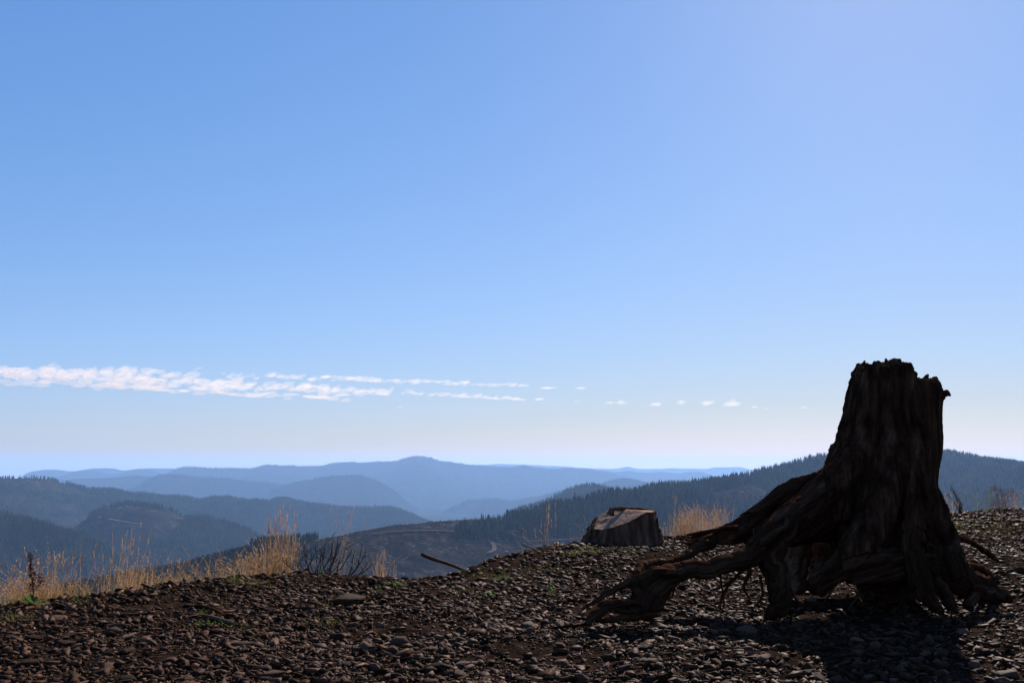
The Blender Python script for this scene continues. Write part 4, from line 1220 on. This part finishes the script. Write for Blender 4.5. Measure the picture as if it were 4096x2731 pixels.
def spot(px, Y, dz=0.0):
    """Ground point at picture column px and Y metres ahead."""
    x = ray(px, HORIZON)[0] / ray(px, HORIZON)[1] * Y
    return np.array([x, Y, float(gz(x, Y)) + dz])
def around(c, n, rx, ry):
    x = c[0] + rng.normal(0, rx, n); y = c[1] + rng.normal(0, ry, n)
    return np.stack([x, y, gz(x, y) - 0.01], -1)
def edgeY(px):
    return float(np.interp(px, [a for a, b in SKYLINE], _eY))

# the strip of dry grass along the left rim: more blades than one could count
mb = MB()
n_ = 3600
px = rng.uniform(-250, 1130, n_)
px = px[rng.random(n_) < np.clip(0.55 + 0.75 * noise(px / 95.0, seed=15), 0.10, 1)]
Y = np.interp(px, [a for a, b in SKYLINE], _eY) + rng.uniform(0.02, 1.3, len(px))
x = (px - W / 2) / F * Y / math.cos(PITCH)
B = np.stack([x, Y, gz(x, Y) - 0.01], -1)
hv = (0.16 + 0.09 * noise(px / 120.0, seed=16)) * rng.uniform(0.55, 1.3, len(px)) + 0.25 * (Y - np.interp(px, [a for a, b in SKYLINE], _eY))
blades(mb, B, hv, 0.0036, 0.28, 0.40, head=0.6, headlen=0.26, headw=2.3)
mb.build('dry_grass', M_straw, kind='stuff', label='strip of tan dry grass along the left rim', category='grass')
mb = MB()
px = rng.uniform(-250, 900, 1500); Y = np.interp(px, [a for a, b in SKYLINE], _eY) + rng.uniform(-0.05, 0.5, len(px)); x = (px - W / 2) / F * Y / math.cos(PITCH)
blades(mb, np.stack([x, Y, gz(x, Y) - 0.01], -1), rng.uniform(0.05, 0.13, len(px)), 0.004, 0.5, 0.5)
mb.build('low_grass', M_green, kind='stuff', label='low yellowish grass at the foot of the dry grass', category='grass')

def tuft(px, dY, n, hgt, spread, label, lean=0.12, bend=0.12, head=0.5, headlen=0.3, headw=1.6, mat=None, width=0.0036, name='grass_tuft', py=None, cat='grass', az=None, lo=0.45):
    c = on(px, py) if py else spot(px, edgeY(px) + dY)
    mb = MB()
    B = around(c, n, spread, spread * 0.8)
    blades(mb, B, hgt * rng.uniform(lo, 1.08, n), width, lean, bend, head, headlen, headw, az)
    o = mb.build(name, mat or M_straw, loc=c)
    o.location = c
    tag(o, label, cat)
    if (spread >= 0.07 and hgt < 0.2) or spread >= 0.24:
        o['kind'] = 'stuff'
    return o
tuft(195, 0.35, 230, 0.46, 0.13, 'broad clump of tall dry grass right of the dark seed stalk', 0.25, 0.3, 0.55, 0.22, 1.8)
tuft(500, 0.55, 26, 0.66, 0.07, 'narrow sheaf of tall pale stalks rising from the dry grass', 0.06, 0.05, 0.9, 0.35, 1.2)
tuft(520, 0.35, 190, 0.36, 0.16, 'reddish clump of dry grass below the pale stalks', 0.25, 0.35, 0.5, 0.22, 1.6)
tuft(690, 0.4, 150, 0.34, 0.15, 'drooping clump of dry grass left of the green patch', 0.3, 0.45, 0.6, 0.25, 1.6)
tuft(880, 0.4, 160, 0.34, 0.17, 'clump of nodding dry grass below the low green slope', 0.3, 0.45, 0.6, 0.25, 1.6)
tuft(1110, 0.25, 85, 0.50, 0.045, 'tall golden grass tuft standing beside the bare shrub', 0.16, 0.12, 0.4, 0.3, 1.4)
tuft(1165, 0.25, 75, 0.36, 0.05, 'golden grass crowded against the bare shrub', 0.14, 0.12, 0.4, 0.3, 1.4)
tuft(1105, 0.25, 16, 0.68, 0.035, 'few very tall feathery stalks above the golden tuft', 0.10, 0.05, 1.0, 0.42, 1.3, width=0.0042, lo=0.75)
tuft(1155, 0.25, 14, 0.58, 0.04, 'pale upright stalks between the golden tufts', 0.05, 0.05, 1.0, 0.4, 1.3, lo=0.7)
tuft(1350, 0.5, 12, 0.80, 0.05, 'thin tall grass stalks leaning right behind the bare shrub', 0.20, 0.06, 1.0, 0.35, 0.9, width=0.003, lo=0.75, az=0.0)
tuft(1065, 0.3, 14, 0.42, 0.03, 'pair of crooked grass heads left of the golden tuft', 0.3, 0.25, 1.0, 0.4, 1.6, az=3.1)
tuft(1535, 0.15, 34, 0.30, 0.05, 'sparse pale grass stalks right of the bare shrub', 0.35, 0.3, 0.6, 0.3, 1.2)
tuft(2190, 0.25, 14, 0.55, 0.05, 'two tall pale grass spikes left of the sawn stump', 0.06, 0.05, 1.0, 0.4, 1.5, lo=0.4)
tuft(2125, 0.3, 30, 0.30, 0.12, 'bent pale stalks lying out over the rim', 0.8, 0.6, 0.7, 0.3, 1.3, az=2.8)
tuft(2350, 0.35, 24, 0.42, 0.12, 'wispy dark-stemmed weeds against the sawn stump', 0.25, 0.2, 0.5, 0.2, 1.2, lo=0.4)
tuft(2735, 0.35, 420, 0.44, 0.16, 'thick golden grass clump behind the broken root tip', 0.28, 0.18, 0.7, 0.35, 1.3, lo=0.4)
tuft(2850, 0.4, 160, 0.44, 0.12, 'thinner golden grass right of the thick clump', 0.2, 0.15, 0.7, 0.35, 1.3, lo=0.4)
tuft(2700, 0.25, 90, 0.14, 0.16, 'short yellow-green grass at the foot of the golden clump', 0.5, 0.5, 0.0, mat=M_green)
tuft(2690, 0.4, 4, 0.78, 0.003, 'lone tall stalk above the golden clump', 0.05, 0.06, 1.0, 0.2, 1.3, lo=0.7)
# small green tufts on the gravel
for (px, py, n, h, sp, lab) in ((40, 2478, 130, 0.07, 0.075, 'bright green grass patch at the left edge'), (2290, 2222, 90, 0.11, 0.06, 'yellow-green tuft in front of the sawn stump'), (2365, 2212, 90, 0.13, 0.07, 'larger yellow-green tuft touching the sawn stump'),
        (2490, 2205, 60, 0.08, 0.12, 'dark grass in the shadow of the sawn stump'), (990, 2336, 200, 0.085, 0.11, 'dark green weedy patch on the rim'), (890, 2410, 70, 0.055, 0.10, 'faint green tuft in the gravel at left'), (800, 2462, 40, 0.08, 0.03, 'tuft behind the weathered sticks'),
        (1000, 2505, 50, 0.05, 0.05, 'tan tuft at the end of the weathered sticks'), (955, 2515, 50, 0.05, 0.05, 'small tan tuft beside the weathered sticks'), (1305, 2492, 70, 0.06, 0.05, 'yellow-green tuft in the left middle gravel'), (1290, 2425, 40, 0.06, 0.04, 'thin tuft left of the large boulder'), (1455, 2405, 60, 0.05, 0.06, 'tan tuft right of the large boulder'),
        (1850, 2372, 90, 0.06, 0.07, 'green tuft on the middle gravel'), (1960, 2310, 80, 0.13, 0.12, 'dry reddish tuft on the middle mound'), (2200, 2275, 120, 0.06, 0.14, 'dark green patch left of the big root'), (3780, 2112, 260, 0.13, 0.22, 'yellow-green grass just right of the big stump'), (3880, 2105, 200, 0.12, 0.3, 'rusty low grass right of the big stump'),
        (4040, 2115, 160, 0.09, 0.3, 'green ground plants at the right edge'), (3940, 2152, 120, 0.08, 0.25, 'low green plants behind the thin right root'), (4050, 2180, 90, 0.06, 0.25, 'sparse green plants on the right gravel')):
    tuft(px, 0, n, h, sp, lab, 0.6, 0.5, 0.0, mat=M_green, py=py, width=0.0035, lo=0.3)
# dry plants along the right skyline
for (px, n, h, sp, lab, mt) in ((3770, 40, 0.45, 0.25, 'thin seeded weeds beside the big stump on the right rim', M_straw), (3900, 60, 0.55, 0.3, 'grey-green weeds on the right rim', M_green), (3990, 120, 0.5, 0.16, 'rusty upright bush-like clump on the right rim', M_seed),
        (4060, 50, 0.45, 0.25, 'thin seeded weeds at the right edge of the rim', M_straw)):
    tuft(px, -0.2, n, h, sp, lab, 0.2, 0.2, 0.8, 0.25, 2.2, mat=mt, width=0.006, lo=0.3)

def leaf(mb, c, d, L, w):
    d = np.asarray(d, float); d /= np.linalg.norm(d)
    s = np.cross(d, [0, 0, 1.0]); s /= np.linalg.norm(s) + 1e-9
    nrm = np.cross(s, d)
    V = [c, c + d * L * 0.35 + s * w / 2 + nrm * w * 0.15, c + d * L * 0.4, c + d * L * 0.35 - s * w / 2 + nrm * w * 0.15, c + d * L * 0.75 + s * w * 0.35, c + d * L * 0.75 - s * w * 0.35, c + d * L - nrm * L * 0.1]
    mb.add(V, [(0, 1, 2), (0, 2, 3), (1, 4, 2), (2, 5, 3), (2, 4, 6), (2, 6, 5)])

# dark seed stalk (dock) at the left
c = on(133, 2424)
dk = thing('seed_stalk', c, 'tall dark rusty seed stalk with broad green leaves at its foot', 'weed')
T = at(122, 2212, c[1])
P = catmull([c, c + (T - c) * 0.35 + [0.006, 0, 0], c + (T - c) * 0.7 + [-0.004, 0, 0], T], 20)
v, f, g_ = tube(P, np.linspace(0.005, 0.0015, 20), 6)
mk('stem', v - c, f, M_twig, dk, True)
P2 = catmull([P[5], P[5] + [0.05, 0, 0.06], P[9] + [0.045, 0, 0.02], P[12] + [0.012, 0, 0]], 12)
v, f, g_ = tube(P2, 0.002, 5)
mk('side_stem', v - c, f, M_twig, dk, True)
ms = MB()
for path, lo_ in ((P, 0.30), (P2, 0.25)):
    for k in range(230 if path is P else 70):
        t = random.uniform(lo_, 0.99)
        q = path[min(int(t * (len(path) - 1)), len(path) - 1)]
        r = 0.016 * (1.1 - t) + 0.004
        v, f = tiny[k % 6]
        ms.add(v * random.uniform(0.004, 0.0075) + q + np.array([random.gauss(0, r), random.gauss(0, r), random.gauss(0, 0.012)]), f)
ms.build('seed_head', M_seed, dk, loc=c, kind='stuff')
for k in range(9):
    ml = MB(); a = k * 0.7 + random.random()
    leaf(ml, np.array([0, 0, 0.01]), [math.cos(a), math.sin(a) * 0.6, random.uniform(0.1, 0.8)], random.uniform(0.08, 0.14), random.uniform(0.03, 0.05))
    ml.build('leaf', M_leaf, dk)
for k in range(4):
    ml = MB(); q = P[2 + k * 2] - c
    leaf(ml, q, [random.uniform(-1, 1), 0.2, random.uniform(-0.8, -0.2)], 0.06, 0.02)
    ml.build('withered_leaf', M_seed, dk)

# bare shrub on the rim
c = spot(1300, edgeY(1300) + 0.12)
sh = thing('bare_shrub', c, 'leafless dark shrub with many forked twigs on the rim', 'shrub')
def stem(p0, p1, sag, r0, r1, nm, parent, n=9):
    m1 = p0 * 0.55 + p1 * 0.45 + sag
    P = catmull([p0, m1, p1], n)
    P = P + np.stack([noise(np.arange(n) * 0.8, seed=random.randrange(999)) for _ in range(3)], -1) * 0.006
    v, f, g_ = tube(P, np.linspace(r0, r1, n), 5)
    o = mk(nm, v - c, f, M_twig, parent, True)
    return o, P
TIPS = [(1335, 2136, 1290), (1350, 2152, 1300), (1374, 2140, 1318), (1392, 2154, 1322), (1330, 2165, 1330), (1262, 2170, 1285), (1246, 2205, 1270), (1215, 2165, 1262), (1195, 2190, 1255), (1175, 2200, 1240), (1140, 2205, 1205), (1110, 2196, 1200), (1290, 2190, 1290),
        (1408, 2194, 1340), (1447, 2184, 1400), (1468, 2200, 1405), (1500, 2245, 1410), (1476, 2240, 1400), (1360, 2230, 1345), (1420, 2195, 1395), (1060, 2240, 1110), (1000, 2245, 1075), (1310, 2150, 1312), (1280, 2175, 1262), (1232, 2185, 1250), (1345, 2180, 1325)]
for (tx, ty, bx) in TIPS:
    Yb = c[1] + random.uniform(-0.12, 0.18)
    p0 = spot(bx, Yb); p1 = at(tx, ty, Yb + random.uniform(-0.2, 0.2))
    side = np.sign(tx - bx)
    o, P = stem(p0, p1, np.array([side * 0.05 * random.random(), 0, -0.03 * random.random()]), random.uniform(0.0055, 0.008), 0.003, 'stem', sh)
    for k in range(random.randrange(2, 5)):
        i0 = random.randrange(3, 8)
        d = np.array([random.uniform(-1, 1), random.uniform(-0.6, 0.6), random.uniform(0.3, 1.0)])
        L = random.uniform(0.04, 0.11)
        _, P3 = stem(P[i0], P[i0] + d * L, np.array([0, 0, 0]), 0.0042, 0.0024, 'twig', o, 5)
for (a, b) in ((1375, 2165), (1382, 2172), (1370, 2158), (1412, 2205), (1416, 2212), (1410, 2262), (1405, 2255), (1045, 2290), (1292, 2280)):
    ml = MB()
    q = at(a, b, c[1]) - c
    for k in range(4):
        leaf(ml, q, [random.uniform(-1, 1), random.uniform(-0.5, 0.5), random.uniform(-0.2, 0.8)], 0.022, 0.012)
    ml.build('leaf', M_leaf, sh)

# twiggy dead weed right of the big stump
c = spot(3830, edgeY(3830) - 0.3)
wd = thing('dead_weed', c, 'reddish dead twiggy weed standing on the right rim', 'weed')
for (tx, ty) in ((3803, 1940), (3812, 1965), (3824, 1978), (3835, 1990), (3790, 1975), (3808, 1950), (3843, 2000)):
    p1 = at(tx, ty, c[1] + random.uniform(-0.2, 0.2))
    P = catmull([c, (c + p1) / 2 + [0.03, 0, 0], p1], 8)
    v, f, g_ = tube(P, np.linspace(0.012, 0.003, 8), 5)
    mk('stem', v - c, f, M_seed, wd, True)
    ms = MB()
    for k in range(26):
        q = P[random.randrange(3, 8)]
        v, f = tiny[k % 6]
        ms.add(v * random.uniform(0.004, 0.012) + q + np.array([random.gauss(0, 0.02), random.gauss(0, 0.02), random.gauss(0, 0.04)]), f)
    ms.build('seed_head', M_seed, wd, loc=c, kind='stuff')

# yellow flowers
for k, (px, py, lab) in enumerate([(3865, 2066, 'yellow flower in the brown growth right of the big stump'), (3982, 2078, 'yellow flower further right towards the edge'), (1010, 2308, 'left of two small yellow flowers on the rim'), (1030, 2310, 'right of two small yellow flowers on the rim'), (2025, 2226, 'small yellow flower on the middle mound')]):
    Y = min(gY(py + 14), edgeY(px) - 0.1)
    c = spot(px, Y)
    fl = thing('flower', c, lab, 'flower')
    top = at(px, py, Y) - c
    v, f, g_ = tube([(0, 0, -0.01), top * 0.5, top], 0.0016, 4)
    mk('stalk', v, f, M_leaf, fl)
    s = 0.0042 * Y / 2
    mp_ = MB()
    for a in np.linspace(0, 6.283, 9)[:-1]:
        d = np.array([math.cos(a), math.sin(a), 0.35])
        leaf(mp_, top, d, s, s * 0.6)
    mp_.build('petal_head', M_yellow, fl)

# small leafy weeds
def weed(px, py, h, n, label, spread=0.02, L=0.03):
    c = on(px, py)
    w_ = thing('small_weed', c, label, 'weed')
    v, f, g_ = tube([(0, 0, -0.01), (0.004, 0, h * 0.5), (0, 0, h)], [0.0022, 0.0018, 0.001], 5)
    mk('stem', v, f, M_leaf, w_)
    ml = MB()
    for k in range(n):
        a = random.uniform(0, 6.28); z = random.uniform(0.05, 1) * h
        leaf(ml, np.array([random.gauss(0, spread), random.gauss(0, spread), z]), [math.cos(a), math.sin(a), random.uniform(0, 0.8)], L * (1.15 - 0.6 * z / h), L * 0.35)
    ml.build('foliage', M_leaf, w_)
weed(2207, 2388, 0.12, 46, 'upright feathery green weed left of the long root', 0.012)
weed(1968, 2392, 0.05, 40, 'grey-green spreading weed in the middle gravel', 0.04)
weed(1285, 2312, 0.07, 26, 'pale upright weed in front of the bare shrub', 0.008)
weed(1580, 2342, 0.03, 40, 'low broad-leaved weed near the rim right of the shrub', 0.06, 0.045)
weed(1520, 2380, 0.06, 22, 'thin weed right of the large boulder', 0.01)
weed(830, 2502, 0.03, 40, 'low green weed among the weathered sticks', 0.05)
weed(2010, 2320, 0.03, 36, 'small leafy weed on the middle mound', 0.05)
weed(310, 2412, 0.02, 20, 'tiny green weed on the left rim', 0.04)

# sticks
def stick(pts, mat, label, sides=8, rough=0.12, n=14, name='stick', cat='stick', squash=None):
    W3 = []
    for (a, b, Y, r, dz) in pts:
        P = (at(a, b, Y) if Y else on(a, b)) + np.array([0, 0, dz])
        W3.append((*P, r * P[1] / F))
    C = catmull(W3, n)
    v, f, g_ = tube(C[:, :3], C[:, 3], sides, rough, int(pts[0][0]), squash)
    c = C[0, :3]
    o = mk(name, v - c, f, mat, None, True, {'grain': g_})
    o.location = c
    return tag(o, label, cat)
ye = edgeY(1850)
stick([(1688, 2216, ye + 0.35, 9, 0), (1720, 2230, ye + 0.28, 8, 0), (1800, 2256, ye + 0.1, 7, 0), (1850, 2276, ye - 0.05, 6, 0), (1880, 2290, ye - 0.2, 5, 0)], M_redstick, 'reddish broken stick jutting out over the rim')
stick([(742, 2458, None, 4, .01), (820, 2470, None, 6, .015), (880, 2484, None, 9, .015), (945, 2502, None, 6, .01)], M_stick, 'thick weathered stick lying on the left gravel')
stick([(785, 2428, None, 9, .01), (850, 2446, None, 12, .01), (925, 2482, None, 9, .01)], M_wood, 'dark half-buried stick behind the weathered one')
stick([(418, 2512, None, 8, .008), (470, 2508, None, 10, .01), (520, 2510, None, 8, .008)], M_stick, 'short split piece of wood on the left gravel', squash=0.5)
stick([(460, 2468, None, 3, .01), (530, 2462, None, 4, .012), (620, 2452, None, 3, .012)], M_stick, 'thin bleached twig behind the split piece')
stick([(270, 2600, None, 4, .012), (310, 2597, None, 4, .015), (352, 2600, None, 3, .012)], M_stick, 'thin pale twig near the lower left corner')
stick([(320, 2492, None, 3, .01), (370, 2490, None, 4, .012), (420, 2488, None, 3, .01)], M_stick, 'straight thin twig left of the split piece')
stick([(1090, 2334, None, 3, .012), (1118, 2326, None, 3, .02), (1146, 2314, None, 3, .03)], M_stick, 'pale twig leaning in front of the golden tuft')
stick([(1668, 2386, None, 3, .012), (1700, 2386, None, 4, .014), (1735, 2388, None, 3, .012)], M_stick, 'short pale twig below the jutting stick')
stick([(2630, 2528, None, 4, .008), (2660, 2526, None, 5, .01), (2695, 2532, None, 3, .008)], M_stick, 'bluish bleached twig in the shade of the long root')
stick([(2090, 2176, edgeY(2100) + .2, 2.2, 0), (2130, 2192, edgeY(2100) + .1, 2.2, 0), (2165, 2205, edgeY(2150), 2, 0)], M_stick, 'pale twig poking out from the mound rim')
stick([(2700, 2160, None, 9, .01), (2740, 2164, None, 9, .012), (2780, 2172, None, 6, .01)], M_wood, 'dark chunk of wood beside the sawn stump')
stick([(2400, 2405, None, 5, .01), (2370, 2412, None, 5, .012), (2345, 2420, None, 3, .01)], M_stick, 'bleached sliver of wood by the long root')
stick([(4040, 2088, None, 4, .02), (4075, 2086, None, 4, .03), (4100, 2090, None, 3, .02)], M_stick, 'bleached twig on the gravel at the right edge')
stick([(2240, 2722, None, 5, .01), (2290, 2716, None, 7, .012), (2330, 2728, None, 5, .01)], M_stick, 'pale root piece at the bottom edge near the middle')

# wood chips, bark bits and twigs mixed through the gravel
mb = MB()
for k in range(1500):
    y = 3.6 + 8.5 * random.random() ** 1.3
    x = random.uniform(-1, 1) * y * 0.56
    if y > float(edge(x, y)) - 0.05:
        continue
    L = random.uniform(0.012, 0.05) * (2.2 if random.random() < 0.08 else 1); a = random.uniform(0, 3.14)
    d = np.array([math.cos(a) * L, math.sin(a) * L, random.gauss(0, 0.12) * L])
    c = np.array([x, y, float(gz(x, y)) + random.uniform(0.012, 0.026)])
    r = random.uniform(0.0016, 0.0042)
    v, f, g_ = tube([c - d, c + d * 0.1 + [0, 0, r], c + d], [r, r * 1.1, r * 0.6], 4, squash=random.uniform(0.4, 1.0))
    mb.add(v, f)
M_chip = surf('wood_chip', [(0.3, (0.02, 0.010, 0.006)), (0.5, (0.06, 0.034, 0.022)), (0.68, (0.14, 0.09, 0.065)), (0.8, (0.38, 0.29, 0.23))], scale=5.0, rough=0.8)
mb.build('wood_debris', M_chip, kind='stuff', label='twigs and wood chips mixed through the gravel', category='debris')
